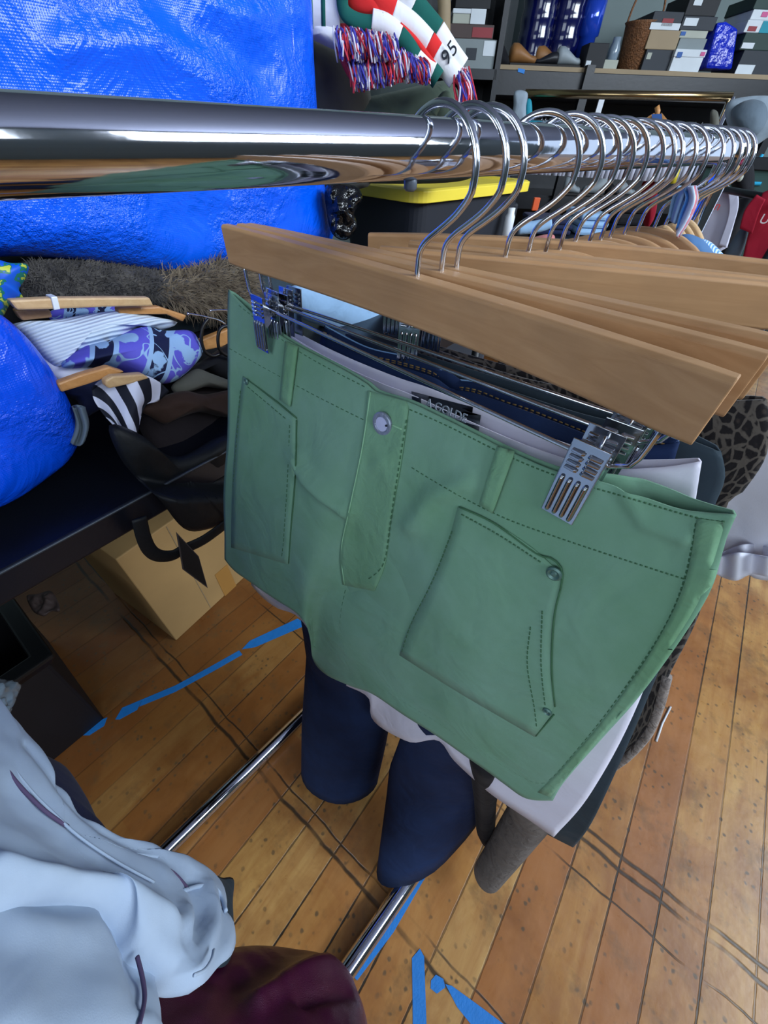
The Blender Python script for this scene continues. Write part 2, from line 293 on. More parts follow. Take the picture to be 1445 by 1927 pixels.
    def build(s, name, m, parent=None, smooth=False, bevel=0, solid=0, sub=0, label=None, cat=None, group=None, kind=None, offset=0, local=False):
        vs = s.v
        if parent is None:
            xs = [p.x for p in vs]; ys = [p.y for p in vs]; loc = V(((min(xs) + max(xs)) / 2, (min(ys) + max(ys)) / 2, min(p.z for p in vs))); Mi = Matrix.Translation(-loc)
        else:
            Mr = ROOT[parent]; Mi = Matrix.Identity(4) if local else Mr.inverted(); loc = None
        me = bpy.data.meshes.new(name); me.from_pydata([Mi @ p for p in vs], [], s.f); me.update()
        o = bpy.data.objects.new(name, me); COL.objects.link(o)
        if loc is not None: o.location = loc; ROOT[o] = Matrix.Translation(loc)
        else: o.parent = parent; ROOT[o] = ROOT[parent]
        if s.uv:
            ul = me.uv_layers.new(name='UVMap')
            for lp in me.loops: ul.data[lp.index].uv = s.uv.get(lp.vertex_index, (0, 0))
        me.materials.append(M[m] if isinstance(m, str) else m)
        if smooth:
            for p in me.polygons: p.use_smooth = True
        bm = bmesh.new(); bm.from_mesh(me); bmesh.ops.recalc_face_normals(bm, faces=bm.faces); bm.to_mesh(me); bm.free()
        if solid: md = o.modifiers.new('thickness', 'SOLIDIFY'); md.thickness = solid; md.offset = offset
        if bevel: md = o.modifiers.new('bevel', 'BEVEL'); md.width = bevel; md.segments = 2; md.limit_method = 'ANGLE'
        if sub: md = o.modifiers.new('subdivision', 'SUBSURF'); md.levels = sub; md.render_levels = sub
        return tag(o, label, cat, group, kind)
def kids(o): return [c for c in bpy.data.objects if c.parent == o]
def dup(root, loc, rz, label=None, group=None):
    r = root.copy(); COL.objects.link(r); r.location = loc; r.rotation_euler = (0, 0, rz); ROOT[r] = Matrix.Translation(V(loc)) @ Matrix.Rotation(rz, 4, 'Z')
    if label: r['label'] = label
    if group: r['group'] = group
    for ch in kids(root):
        c = ch.copy(); COL.objects.link(c); c.parent = r; ROOT[c] = ROOT[r]
        for g in kids(ch): d = g.copy(); COL.objects.link(d); d.parent = c; ROOT[d] = ROOT[r]
    return r
def curve(pts, closed=False, smooth=True):
    pts = [V(p) for p in pts]; n = len(pts); out = []
    if smooth and n > 2:
        for i in range(n if closed else n - 1):
            g = (lambda k: pts[k % n]) if closed else (lambda k: pts[max(0, min(n - 1, k))])
            p0, p1, p2, p3 = g(i - 1), g(i), g(i + 1), g(i + 2)
            for k in range(8):
                t = k / 8; out.append(.5 * ((2 * p1) + (p2 - p0) * t + (2 * p0 - 5 * p1 + 4 * p2 - p3) * t * t + (3 * p1 - p0 - 3 * p2 + p3) * t ** 3))
        out.append(pts[0] if closed else pts[-1])
    else: out = pts + ([pts[0]] if closed else [])
    ds = [0]
    for a, b in zip(out, out[1:]): ds.append(ds[-1] + (b - a).length)
    def fn(t):
        t = max(0, min(1, t)) * ds[-1]; lo, hi = 0, len(ds) - 1
        while hi - lo > 1:
            m = (lo + hi) // 2
            if ds[m] <= t: lo = m
            else: hi = m
        w = ds[hi] - ds[lo]; return out[lo].lerp(out[hi], (t - ds[lo]) / w if w else 0)
    return fn
def p3(pts): return [V((x, y, 0)) for x, y in pts]
def coons(top, bottom, left, right):
    T, B, L, Q = [curve(p3(k)) for k in (top, bottom, left, right)]; a, b, c, d = T(0), T(1), B(0), B(1)
    return lambda u, v: T(u) * (1 - v) + B(u) * v + L(v) * (1 - u) + Q(v) * u - (a * (1 - u) * (1 - v) + b * u * (1 - v) + c * (1 - u) * v + d * u * v)
def seg_d(p, poly):
    best = 1e9
    for a, b in zip(poly, poly[1:]):
        ax, ay, bx, by = a[0], a[1], b[0], b[1]; dx, dy = bx - ax, by - ay; t = max(0, min(1, ((p.x - ax) * dx + (p.y - ay) * dy) / (dx * dx + dy * dy + 1e-9)))
        best = min(best, math.hypot(p.x - ax - t * dx, p.y - ay - t * dy))
    return best
def plane3(a, b, c):
    A, B, C = [atT(*k) for k in (a, b, c)]; n = (B - A).cross(C - A).normalized()
    if n.dot(EYE - A) < 0: n = -n
    return A, n
def garment(name, C, place, m, thick=.015, back=V((0, 1, 0)), nu=44, nv=40, creases=(), wr=.004, wf=9, parent=None, solid=.0014, seed=0, edge=.003, **kw):
    """a hanging tube of cloth: front and back panel joined at the side seams, open at both ends"""
    mb = MB(); rows = []
    for j in range(nv + 1):
        v = j / nv; row = []; bk_ = []
        for i in range(nu + 1):
            u = i / nu; q = C(u, v); p = place(q.x, q.y, u, v)
            w = noise.noise(V((p.x * wf, p.z * wf * .5, seed))) * wr * min(1, v * 5)
            for poly, amp, wd_ in creases:
                w += amp * math.exp(-(seg_d(q, poly) / wd_) ** 2)
            row.append((p - back * w, (u, v)))
            e = math.sin(PI * u) ** .6 if 0 < u < 1 else 0
            if callable(thick): e *= thick(u) / .015
            bk_.append((p + back * (edge * (1 if 0 < u < 1 else 0) + (.015 if callable(thick) else thick) * e + .5 * w), (u, v)))
        rows.append(row + bk_[1:-1][::-1])
    n = len(rows[0]); mb.v = [p for r in rows for p, _ in r]
    for k, (p, uv) in enumerate([x for r in rows for x in r]): mb.uv[k] = uv
    mb.f = [[j * n + i, j * n + (i + 1) % n, (j + 1) * n + (i + 1) % n, (j + 1) * n + i] for j in range(nv) for i in range(n)]
    o = mb.build(name, m, parent, smooth=True, solid=solid, **kw)
    tris = [f for f in mb.f]; o_b = BVHTree.FromPolygons(mb.v, tris); return o, o_b
def pillow(name, outline, place, m, n, front=.04, backd=.04, N=72, K=12, pw=2.4, wr=.006, wf=7, parent=None, seed=1, uvs=1.0, creases=(), **kw):
    """a soft closed body: outline on its own plane, swollen towards and away from n"""
    fn = curve(p3(outline), True); c = V((0, 0, 0)); P = [fn(i / N) for i in range(N)]
    xs = [p.x for p in P]; ys = [p.y for p in P]; c = V((sum(xs) / N, sum(ys) / N, 0)); w = max(max(xs) - min(xs), max(ys) - min(ys)); mb = MB(); n = V(n).normalized(); vs = []; uv = []
    for sgn, dep in ((1, front), (-1, backd)):
        for k in range(K + 1):
            s = k / K
            if sgn < 0 and k == K: break
            for p in P:
                q = c + (p - c) * (s if k else .001); z = dep * (1 - s ** pw) ** .6 if s < 1 else 0
                b = place(q.x, q.y); z += noise.noise(V((b.x * wf, b.y * wf, b.z * wf + seed))) * wr * (1 - s ** 6) + noise.noise(V((b.x * wf * 3, b.y * wf * 3, b.z * wf * 3 + seed))) * wr * .4 * (1 - s ** 6)
                if sgn > 0:
                    for poly, amp, wd_ in creases: z += amp * math.exp(-(seg_d(q, poly) / wd_) ** 2) * (1 - s ** 8)
                vs.append(b + n * z * sgn); uv.append(((q.x - min(xs)) / w * uvs, (q.y - min(ys)) / w * uvs))
    fs = [(k * N + i, k * N + (i + 1) % N, (k + 1) * N + (i + 1) % N, (k + 1) * N + i) for k in range(K) for i in range(N)]; o0 = (K + 1) * N
    for k in range(K):
        a = o0 + k * N; b = o0 + (k + 1) * N if k < K - 1 else K * N
        fs += [(a + (i + 1) % N, a + i, b + i, b + (i + 1) % N) for i in range(N)]
    fs += [list(range(N))[::-1], list(range(o0, o0 + N))]
    mb.add(vs, fs, uv); o = mb.build(name, m, parent, smooth=True, **kw); return o, BVHTree.FromPolygons(mb.v, mb.f)
def on(bvh, x, y, off=.0012):
    r = ray(x, y); h = bvh.ray_cast(EYE, r)
    if h[0] is None: h = bvh.find_nearest(EYE + r * .5)
    return V(h[0]) - r * off
def stitch(mb, bvh, pts, r=.0007, off=.0008, n=None):
    fn = curve(p3(pts)); n = n or max(6, int(sum(math.dist(a, b) for a, b in zip(pts, pts[1:])) / 14))
    mb.tube([on(bvh, fn(i / n).x, fn(i / n).y, off) for i in range(n + 1)], r, 6); return mb
def dashes(mb, bvh, pts, r=.0008, off=.0008, step=11, fill=.55):
    fn = curve(p3(pts)); L = sum(math.dist(a, b) for a, b in zip(pts, pts[1:])); n = max(3, int(L / step))
    for i in range(n):
        a = fn(i / n); b = fn((i + fill) / n); mb.tube([on(bvh, a.x, a.y, off), on(bvh, b.x, b.y, off)], r, 5)
    return mb
def patch(mb, bvh, C, off=.0018, nu=8, nv=16):
    vs = []; 
    for j in range(nv + 1):
        for i in range(nu + 1): q = C(i / nu, j / nv); vs.append(on(bvh, q.x, q.y, off))
    mb.add(vs, [(j * (nu + 1) + i, j * (nu + 1) + i + 1, (j + 1) * (nu + 1) + i + 1, (j + 1) * (nu + 1) + i) for j in range(nv) for i in range(nu)], [(i / nu, j / nv) for j in range(nv + 1) for i in range(nu + 1)]); return mb
def text(body, size, m, name, parent, origin, ax, ay, extrude=.0004, label=None):
    c = bpy.data.curves.new(name, 'FONT'); c.body = body; c.size = size; c.extrude = extrude; c.align_x = 'CENTER'; c.align_y = 'CENTER'
    o0 = bpy.data.objects.new('tmp', c); COL.objects.link(o0); bpy.context.view_layer.update(); me = bpy.data.meshes.new_from_object(o0.evaluated_get(bpy.context.evaluated_depsgraph_get())); bpy.data.objects.remove(o0)
    ax = V(ax).normalized(); ay = (V(ay) - ax * V(ay).dot(ax)).normalized(); az = ax.cross(ay); o = V(origin); mb = MB()
    mb.add([o + ax * v.co.x + ay * v.co.y + az * v.co.z for v in me.vertices], [list(p.vertices) for p in me.polygons])
    return mb.build(name, m, parent, label=label)
# ------------------------------------------------------------------ the room
ST = dict(kind='structure')
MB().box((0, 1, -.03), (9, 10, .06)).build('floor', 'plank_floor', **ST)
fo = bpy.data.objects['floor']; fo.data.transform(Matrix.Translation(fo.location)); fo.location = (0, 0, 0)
MB().box((0, 1, 3.45), (9, 10, .08)).build('ceiling', 'ceiling_white', **ST)
wb = MB(); c = NB * 4.42; wb.box(c + V((0, 0, 1.7)), (9, .12, 3.4), (E1, NB, V((0, 0, 1)))).build('wall_back', 'wall_paint', **ST)
LT = V((-.19, 1, 0)).normalized()
MB().box(-NT * 2.75 + LT * .6 + V((0, 0, 1.7)), (7.4, .1, 3.4), (LT, NT, V((0, 0, 1)))).build('wall_left', 'wall_paint', **ST)
wr_ = MB(); y0, y1 = -2.8, 4.8
def win_wall(mb, ax, c, a0, a1, opens, z0, z1, th=.14):
    nx = V((-ax.y, ax.x, 0)); up = V((0, 0, 1)); pc = lambda a, z: V(c) + ax * a + up * z
    def seg(a, b, za, zb): mb.box(pc((a + b) / 2, (za + zb) / 2), (b - a, th, zb - za), (ax, nx, up))
    seg(a0, a1, 0, z0); seg(a0, a1, z1, 3.4); p = a0
    for a, b in opens: seg(p, a, z0, z1); p = b
    seg(p, a1, z0, z1)
win_wall(wr_, V((0, 1, 0)), (WX, 0, 0), y0, y1, [(-.9, .4), (.9, 3.4)], 2.02, 3.28); wr_.build('wall_right', 'wall_paint', **ST)
wf_ = MB(); win_wall(wf_, V((1, 0, 0)), (0, -2.75, 0), -3.6, 2.6, [(-.3, 2.1)], 1.45, 3.15); wf_.build('wall_front', 'wall_paint', **ST)
def wframe(name, ax, c, a, b, z0, z1, nm):
    mb = MB(); up = V((0, 0, 1)); nx = V((-ax.y, ax.x, 0)); pc = lambda q, z: V(c) + ax * q + up * z
    for q in (a + .02, b - .02): mb.box(pc(q, (z0 + z1) / 2), (.04, .06, z1 - z0), (ax, nx, up))
    for z in (z0 + .02, z1 - .02): mb.box(pc((a + b) / 2, z), (b - a - .08, .06, .04), (ax, nx, up))
    for k in range(1, nm): mb.box(pc(a + (b - a) * k / nm, (z0 + z1) / 2), (.025, .04, z1 - z0 - .08), (ax, nx, up))
    mb.build(name, 'white_paint', **ST)
wframe('window_1', V((0, 1, 0)), (WX, 0, 0), -.9, .4, 2.02, 3.28, 2); wframe('window_2', V((0, 1, 0)), (WX, 0, 0), .9, 3.4, 2.02, 3.28, 4); wframe('window_3', V((1, 0, 0)), (0, -2.75, 0), -.3, 2.1, 1.45, 3.15, 3)
pz = bk(945, 60, 4.3); MB().box(V((pz.x, pz.y, 1.7)), (.14, .1, 3.4), (E1, NB, V((0, 0, 1)))).build('trim_1', 'white_paint', **ST)
# ------------------------------------------------------------------ garment rack
RX, RZ, RR = -.2, 1.1228, .0126; YE = .735
rack = thing('garment_rack', 'chrome garment rack whose thick rail crosses the whole photo', 'clothes rack', (RX, 0, 0))
mb = MB(); mb.tube([(RX, -.75 + i * (YE + .75) / 40, RZ) for i in range(41)], RR, 40); mb.build('top_rail', 'chrome', rack, smooth=True, bevel=.001)
kp = atX(772, 352, RX); MB().tube([(RX, kp.y, RZ - RR + .003), (RX, kp.y, RZ - RR - .0035), (RX, kp.y, RZ - RR - .0048)], [.0036, .0036, .0022], 16).build('rail_button', 'knob_gray', rack, smooth=True, label='dark round push button under the rail')
MB().tube([(RX, YE + .002, .03), (RX, YE + .002, RZ - .006), (RX, YE + .002, RZ + .004)], .0115, 20).build('upright', 'chrome', rack, smooth=True)
MB().tube([(RX, YE - .002, RZ), (RX, YE + .018, RZ), (RX, YE + .022, RZ)], [.0152, .0152, .009], 28).build('end_cap', 'chrome', rack, smooth=True)
MB().tube([(RX, -.75, .03), (RX, -.75, RZ)], .0115, 20).build('upright', 'chrome', rack, smooth=True)
b1a, b1b = atZ(309, 1603, .03), atZ(565, 1352, .03); b2a, b2b = atZ(653, 1826, .03), atZ(824, 1577, .03)
for a, b in ((b1a, b1b), (b2a, b2b)):
    d = (b - a) / (b.y - a.y); q = [a + d * (y - a.y) for y in (-.72, -.3, .1, .5, YE)]
    MB().tube(q, .0165, 24).build('base_bar', 'chrome', rack, smooth=True)
for y in (YE, -.72):
    a = b1a + (b1b - b1a) / (b1b.y - b1a.y) * (y - b1a.y); b = b2a + (b2b - b2a) / (b2b.y - b2a.y) * (y - b2a.y)
    MB().tube([a, (a + b) / 2, b], .014, 20).build('foot_bar', 'chrome', rack, smooth=True)
# ------------------------------------------------------------------ hangers
HZ = .0605                                             # hook: height of the rail axis above the wood
def hook_path():
    c = V((.008, 0, .0519)); rr = .026; pts = [V((0, 0, -.006)), V((0, 0, .005)), V((.0004, 0, .0115)), V((.0024, 0, .0165)), V((.0075, 0, .0215)), V((.0160, 0, .0275)), V((.0250, 0, .0345))]
    for k in range(15):
        a = math.radians(-20 + 172 * k / 14); pts.append(c + V((math.cos(a) * rr, 0, math.sin(a) * rr)))
    f = curve(pts); return [f(i / 56) for i in range(57)]
def bar_loft(lift=.0085, half=.185, bow=.034, shift=0, h=.0295, seg=30, th=.0095, thm=.006, drop=.002):
    rings = []
    for i in range(seg + 1):
        s = -1 + 2 * i / seg; x = s * half; y = -bow * s * s; t = th + thm * (1 - abs(s) ** 1.5); z1 = lift * s * s; z0 = z1 - h
        rd = .0018; hh = [(-t / 2, z0 + rd), (-t / 2 + rd, z0), (t / 2 - rd, z0), (t / 2, z0 + rd), (t / 2, z1 - rd), (t / 2 - rd, z1), (-t / 2 + rd, z1), (-t / 2, z1 - rd)]
        sh = 0 if abs(s) < .99 else .0015
        rings.append([V((x + shift, y + a * (1 - sh * 60), b * (1 if sh == 0 else .97) )) for a, b in hh])
    return MB().loft(rings)
def clip_parts(root, x, y, z, k):
    up = V((0, .07, 1)).normalized(); X_ = V((1, 0, 0)); n = V((0, -1, .07)).normalized(); fp = MB(); c = V((x, y - .0085, z))
    P = lambda a, b, d=0: c + X_ * a + up * b + n * d
    w = .0098
    fp.prism([P(-w, .017), P(-w * .98, -.031), P(w * .98, -.031), P(w, .017)], -n, .0011)
    for s in (-1, 1): fp.prism([P(s * w, .014, 0), P(s * w, -.010, 0), P(s * w, -.004, -.0065), P(s * w, .008, -.0065)], V((-s, 0, 0)), .0009)
    for a in (-.0066, -.0022, .0022, .0066): fp.tube([P(a, -.0285, .0004), P(a, -.0275, .0012), P(a, -.006, .0012), P(a, -.005, .0004)], .0013, 8)
    for b in range(4):
        for s in (-1, 1): fp.tube([P(s * .0078, .001 + b * .0034, .0003), P(s * .0022, .001 + b * .0034, .0009), P(s * .0014, .001 + b * .0034, .0002)], .0012, 6)
    cp = fp.build('clip', 'clip_steel', root, smooth=False, bevel=.0003, local=True)
    bp = MB(); u2 = V((0, .10, 1)).normalized(); c2 = V((x, y + .0085, z)); Q = lambda a, b, d=0: c2 + X_ * a + u2 * b + V((0, 1, -.1)) * d
    bp.prism([Q(-w, .019), Q(-w, -.022), Q(w, -.022), Q(w, .019)], V((0, -1, .1)), .0011)
    for b in range(4):
        for s in (-1, 1): bp.tube([Q(s * .0075, .003 + b * .0036, -.0012), Q(s * .002, .003 + b * .0036, -.0018)], .0012, 6)
    bp.build('clip_jaw', 'clip_steel', cp, bevel=.0003, local=True)
    sp = MB(); pts = [V((x - .007 + .014 * i / 48, y + math.cos(i * .9) * .0032, z + .003 + math.sin(i * .9) * .0032)) for i in range(49)]; sp.tube(pts, .0007, 6)
    sp.tube([V((x + .002, y + .003, z + .003)), V((x + .001, y + .0065, z + .017))], .0009, 6); sp.build('spring', 'clip_steel', cp, smooth=True, local=True)
def make_clip_hanger(label, loc, rz, m='hanger_wood', cl=(-.160, .150), cy=-.0245, rodz=-.052, lift=.0085, half=.185, bow=.034, shift=0):
    r = thing('clip_hanger', label, 'hanger', loc, rz, 'wooden clip hangers on the chrome rail')
    bar_loft(lift, half, bow, shift).build('wooden_bar', m, r, smooth=False, bevel=.0006, local=True)
    MB().tube(hook_path(), .0019, 12).build('hook', 'chrome_wire', r, smooth=True, local=True)
    e0, e1 = cl[0] - .014, cl[1] + .022; f = curve([V((e0, -.030 * bow / .034, lift - .027)), V((e0, -.029 * bow / .034, rodz + .008)), V((e0 + .004, cy, rodz)), V((e0 + .02, cy, rodz)), V(((e0 + e1) / 2, cy, rodz)), V((e1 - .026, cy, rodz)), V((e1 - .010, cy, rodz + .002)), V((e1 - .002, -.028 * bow / .034, rodz + .010)), V((e1, -.030 * bow / .034, lift - .027))])
    MB().tube([f(i / 60) for i in range(61)], .0014, 8).build('clip_rod', 'chrome_wire', r, smooth=True, local=True)
    for x in cl: clip_parts(r, x, cy, rodz - .006, 0)
    return r
def base(px, py): p = atX(px, py, RX); return V((RX, p.y, RZ - HZ))
h1 = make_clip_hanger('front wooden clip hanger holding the green shorts', base(785, 520), math.radians(3.2))
def near(px, py): return base(px, py)
h2 = dup(h1, near(830, 515), math.radians(7), 'wooden clip hanger holding the white shorts behind the green ones')
h3 = dup(h1, V((RX, .247, RZ - HZ)), math.radians(10), 'wooden clip hanger holding the blue jeans, third along the rail')
h4 = make_clip_hanger('wooden clip hanger with a broad bare face, fourth along the rail', near(950, 487), math.radians(33), lift=0, half=.15, bow=.003, shift=.05, cl=(-.07, .165), cy=-.001)
h5 = dup(h4, near(993, 478), math.radians(29), 'wooden clip hanger, fifth along the rail, behind the broad bare one')
h7 = make_clip_hanger('wooden clip hanger whose rounded left end sticks up under the yellow lid', V((RX, .411, RZ - HZ)), math.radians(36), lift=0)
def make_curved(label, loc, rz, half, drop, pw, m='hanger_wood'):
    r = thing('curved_hanger', label, 'hanger', loc, rz, 'small curved wooden hangers at the far end of the rail'); rings = []
    for i in range(41):
        s = -1 + 2 * i / 40; a = abs(s); x = s * half; zt = -.004 - drop * a ** pw; h = .040 + .006 * a; y = -.018 * s * s; t = .0105
        z0 = zt - h; rd = .0022; rings.append([V((x, y + p, q)) for p, q in [(-t / 2, z0 + rd), (-t / 2 + rd, z0), (t / 2 - rd, z0), (t / 2, z0 + rd), (t / 2, zt - rd), (t / 2 - rd, zt), (-t / 2 + rd, zt), (-t / 2, zt - rd)]])
    MB().loft(rings).build('wooden_body', m, r, smooth=False, local=True, bevel=.0008)
    MB().tube(hook_path(), .0018, 10).build('hook', 'chrome_wire', r, smooth=True, local=True); return r
CH = [(.363, 'small curved hanger wedged just before the clip hanger with the rounded end', 36), (.386, 'second small curved hanger wedged before the rounded clip hanger', 36), (.440, 'small curved hanger right behind the rounded clip hanger, pale top edge', 30), (.462, 'small curved hanger with a dark left hump', 20), (.482, 'small curved hanger with the broadest brown face', 10),
      (.514, 'small curved hanger directly behind the broad faced one', 9), (.545, 'small curved hanger two behind the broad faced one', 8), (.590, 'small curved hanger just in front of the satin scarf', 5),
      (.622, 'steep curved hanger carrying the blue denim shirt', 6), (.650, 'steep curved hanger carrying the blue striped shirt', 5), (.674, 'steep curved hanger second last on the rail', 4), (.700, 'last steep curved hanger at the far end of the rail', 3)]
ca_ = cb_ = None
for k, (y, lb, rz) in enumerate(CH):
    loc = (RX, y, RZ - HZ); rz = math.radians(rz)
    if k < 8:
        if ca_ is None: ca_ = make_curved(lb, loc, rz, .070, .022, 2.4)
        else: dup(ca_, loc, rz, lb)
    else:
        if cb_ is None: cb_ = make_curved(lb, loc, rz, .078, .085, 1.5, 'pale_wood')
        else: dup(cb_, loc, rz, lb)
# ------------------------------------------------------------------ clothes on the clip hangers
def lerp(a, b, t): return a + (b - a) * t
def Ysh(u, v): return lerp(.1765 + .020 * u, .069 + .100 * u, v)
shorts = thing('green_shorts', 'faded green cotton shorts clipped on the front hanger', 'shorts', atY(800, 1440, .11))
SC = coons([(430, 545), (446, 562), (500, 612), (560, 650), (640, 692), (690, 722), (708, 737), (770, 757), (830, 785), (900, 820), (960, 850), (1050, 888), (1136, 908), (1185, 925), (1268, 955), (1320, 964), (1383, 968)],
           [(428, 1050), (445, 1068), (480, 1095), (530, 1135), (572, 1168), (583, 1205), (590, 1240), (612, 1266), (660, 1290), (700, 1306), (760, 1345), (830, 1390), (880, 1425), (950, 1475), (992, 1500), (1040, 1504)],
           [(430, 545), (427, 700), (430, 850), (426, 950), (428, 1050)], [(1383, 968), (1366, 1008), (1357, 1040), (1335, 1110), (1280, 1200), (1200, 1310), (1130, 1390), (1062, 1468), (1040, 1504)])
cr = [([(562, 860), (585, 900), (615, 930), (655, 958)], .0085, 11), ([(655, 1000), (650, 1060), (655, 1110)], -.004, 14), ([(880, 905), (820, 930), (780, 985)], .006, 20), ([(690, 800), (672, 900), (650, 1010)], .002, 9), ([(700, 1090), (770, 1150), (790, 1260)], -.005, 60), ([(600, 1100), (640, 1200)], .006, 50),
      ([(705, 840), (735, 900)], .002, 14), ([(745, 850), (705, 880)], .0025, 9), ([(1180, 930), (1215, 985), (1290, 1010)], .0025, 16), ([(1330, 1000), (1335, 1080)], .0012, 8), ([(860, 1120), (880, 1300)], .003, 70), ([(480, 900), (470, 1040)], .006, 60)]
sh_o, SB = garment('body', SC, lambda x, y, u, v: atY(x, y, Ysh(u, v)), 'green_twill', thick=lambda u: .002 + .020 * math.exp(-((u - .88) / .13) ** 2) + .012 * math.exp(-((u - .04) / .06) ** 2), edge=.0025, creases=cr, nu=110, nv=96, wr=.0035, wf=14, parent=shorts, seed=3)
for ln in ([(432, 656), (520, 705), (600, 748), (688, 792)], [(775, 880), (850, 925), (950, 975), (1060, 1015), (1180, 1055), (1320, 1100)], [(450, 575), (560, 660), (690, 730)], [(715, 748), (830, 796), (960, 860), (1060, 900), (1180, 936), (1310, 974), (1368, 982)]):
    dashes(MB(), SB, ln, .00045, step=10).build('waistband_stitching', 'green_shade_thread', shorts, smooth=True)
mb = MB(); patch(mb, SB, coons([(692, 735), (770, 757), (780, 790)][:2], [(645, 1100), (705, 1112)], [(692, 735), (680, 840), (655, 960), (640, 1040), (645, 1100)], [(770, 757), (755, 870), (735, 980), (725, 1060), (705, 1112)]), .0022, 10, 30)
mb.build('fly', 'green_twill_seam', shorts, smooth=True, solid=.0014)
mb = MB(); stitch(mb, SB, [(697, 738), (682, 840), (657, 960), (642, 1035), (648, 1100)], .0006, .003); mb.build('fly_edge', 'green_thread', shorts, smooth=True, label='pale worn edge of the fly')
for ln, o_ in (([(765, 790), (752, 870), (735, 980), (722, 1060), (690, 1092)], .0035), ([(650, 1110), (640, 1180), (660, 1270)], .0008), ([(1310, 985), (1288, 1090), (1245, 1190), (1150, 1330), (1060, 1440), (1030, 1470)], .0008), ([(590, 1215), (640, 1262), (720, 1298), (840, 1370), (930, 1430), (1000, 1470), (1030, 1472)], .0008), ([(440, 1040), (490, 1075), (560, 1128)], .0008)):
    dashes(MB(), SB, ln, .0005, o_).build('seam_stitching', 'green_shade_thread', shorts, smooth=True)
mb = MB(); patch(mb, SB, coons([(1312, 975), (1378, 985)], [(1012, 1490), (1042, 1502)], [(1312, 975), (1290, 1090), (1240, 1200), (1150, 1335), (1062, 1440), (1012, 1490)], [(1378, 985), (1352, 1060), (1325, 1130), (1265, 1222), (1180, 1335), (1110, 1415), (1042, 1502)]), .0012, 4, 40); mb.build('side_seam', 'green_twill_seam', shorts, smooth=True, solid=.0012)
def loop(top, bot):
    mb = MB(); patch(mb, SB, coons(top, bot, [top[0], bot[0]], [top[1], bot[1]]), .0045, 3, 10); mb.build('belt_loop', 'green_twill_seam', shorts, smooth=True, solid=.0022)
loop([(538, 642), (560, 652)], [(527, 752), (546, 765)]); loop([(936, 840), (968, 852)], [(902, 948), (927, 966)])
def pocket(C, seams, dark):
    mb = MB(); patch(mb, SB, C, .0016, 12, 20); pk = mb.build('pocket', 'green_twill', shorts, smooth=True, solid=.0016)
    for s in seams: dashes(MB(), SB, s, .00045, .0032, step=9, fill=.6).build('pocket_stitching', 'green_shade_thread', pk, smooth=True)
    for s in dark: stitch(MB(), SB, s, .0006, .0026).build('pocket_edge', 'green_shade_thread', pk, smooth=True)
    return pk
pk1 = pocket(coons([(458, 708), (558, 788)], [(436, 1030), (543, 1062)], [(458, 708), (446, 800), (438, 920), (436, 1030)], [(558, 788), (556, 880), (548, 980), (543, 1062)]),
       [[(466, 728), (540, 790)], [(452, 735), (444, 840), (438, 920)], [(545, 800), (541, 900), (534, 1010), (530, 1050)]], [[(462, 712), (520, 755), (558, 787)], [(558, 790), (555, 900), (547, 1000), (543, 1060)]])
pk2 = pocket(coons([(862, 953), (920, 978), (1000, 1030), (1058, 1082)], [(752, 1232), (860, 1300), (1006, 1385)], [(862, 953), (840, 1030), (800, 1120), (765, 1190), (752, 1232)], [(1058, 1082), (1052, 1120), (1040, 1170), (1036, 1260), (1042, 1330), (1006, 1385)]),
       [[(850, 1000), (815, 1090), (775, 1170), (755, 1230)], [(868, 968), (940, 1008), (1020, 1060)], [(998, 1180), (992, 1250), (1005, 1330), (1010, 1370)], [(1020, 1150), (1018, 1250), (1026, 1330)]], [[(864, 954), (930, 985), (1010, 1042), (1040, 1052), (1058, 1075), (1054, 1110)], [(1054, 1110), (1042, 1165), (1038, 1260), (1044, 1330)], [(1042, 1345), (1008, 1385)]])
def disc(mb, c, n, prof, seg=24):
    n = V(n).normalized(); a = n.orthogonal().normalized(); mb.lathe(c, prof, seg, (a, n.cross(a), n)); return mb
NF = V((.12, -.98, .12))
bc = on(SB, 721, 797, .003); bt = disc(MB(), bc, NF, [(.0095, 0), (.0095, .0018), (.0088, .0026), (.0066, .0026), (.006, .0018), (.0001, .0018)]).build('button', 'button_metal', shorts, smooth=False, bevel=.0003, label='grey metal waist button with two holes')
mb = disc(MB(), bc + NF.normalized() * .0016, NF, [(.0058, 0), (.0056, .0008), (.0001, .001)]); mb.build('button_face', 'button_pale', bt)
mb = MB()
for px, py in ((714, 793), (727, 801)): disc(mb, on(SB, px, py, .0062), NF, [(.0009, 0), (.0009, .0006), (.0001, .0007)], 10)
mb.build('button_hole', 'lettering_dark', bt)
mb = stitch(MB(), SB, [(738, 800), (756, 808)], .0008, .0032); mb.build('buttonhole', 'green_thread', shorts, smooth=True)
for (x, y), r in (((1043, 1079), .0048), ((464, 718), .0036), ((1030, 1338), .0034)):
    c = on(SB, x, y, .0034); disc(MB(), c, NF, [(r, 0), (r, .001), (r * .75, .0018), (r * .45, .0009), (r * .3, .0016), (.0001, .0018)]).build('rivet', 'rivet_metal', shorts, smooth=False)
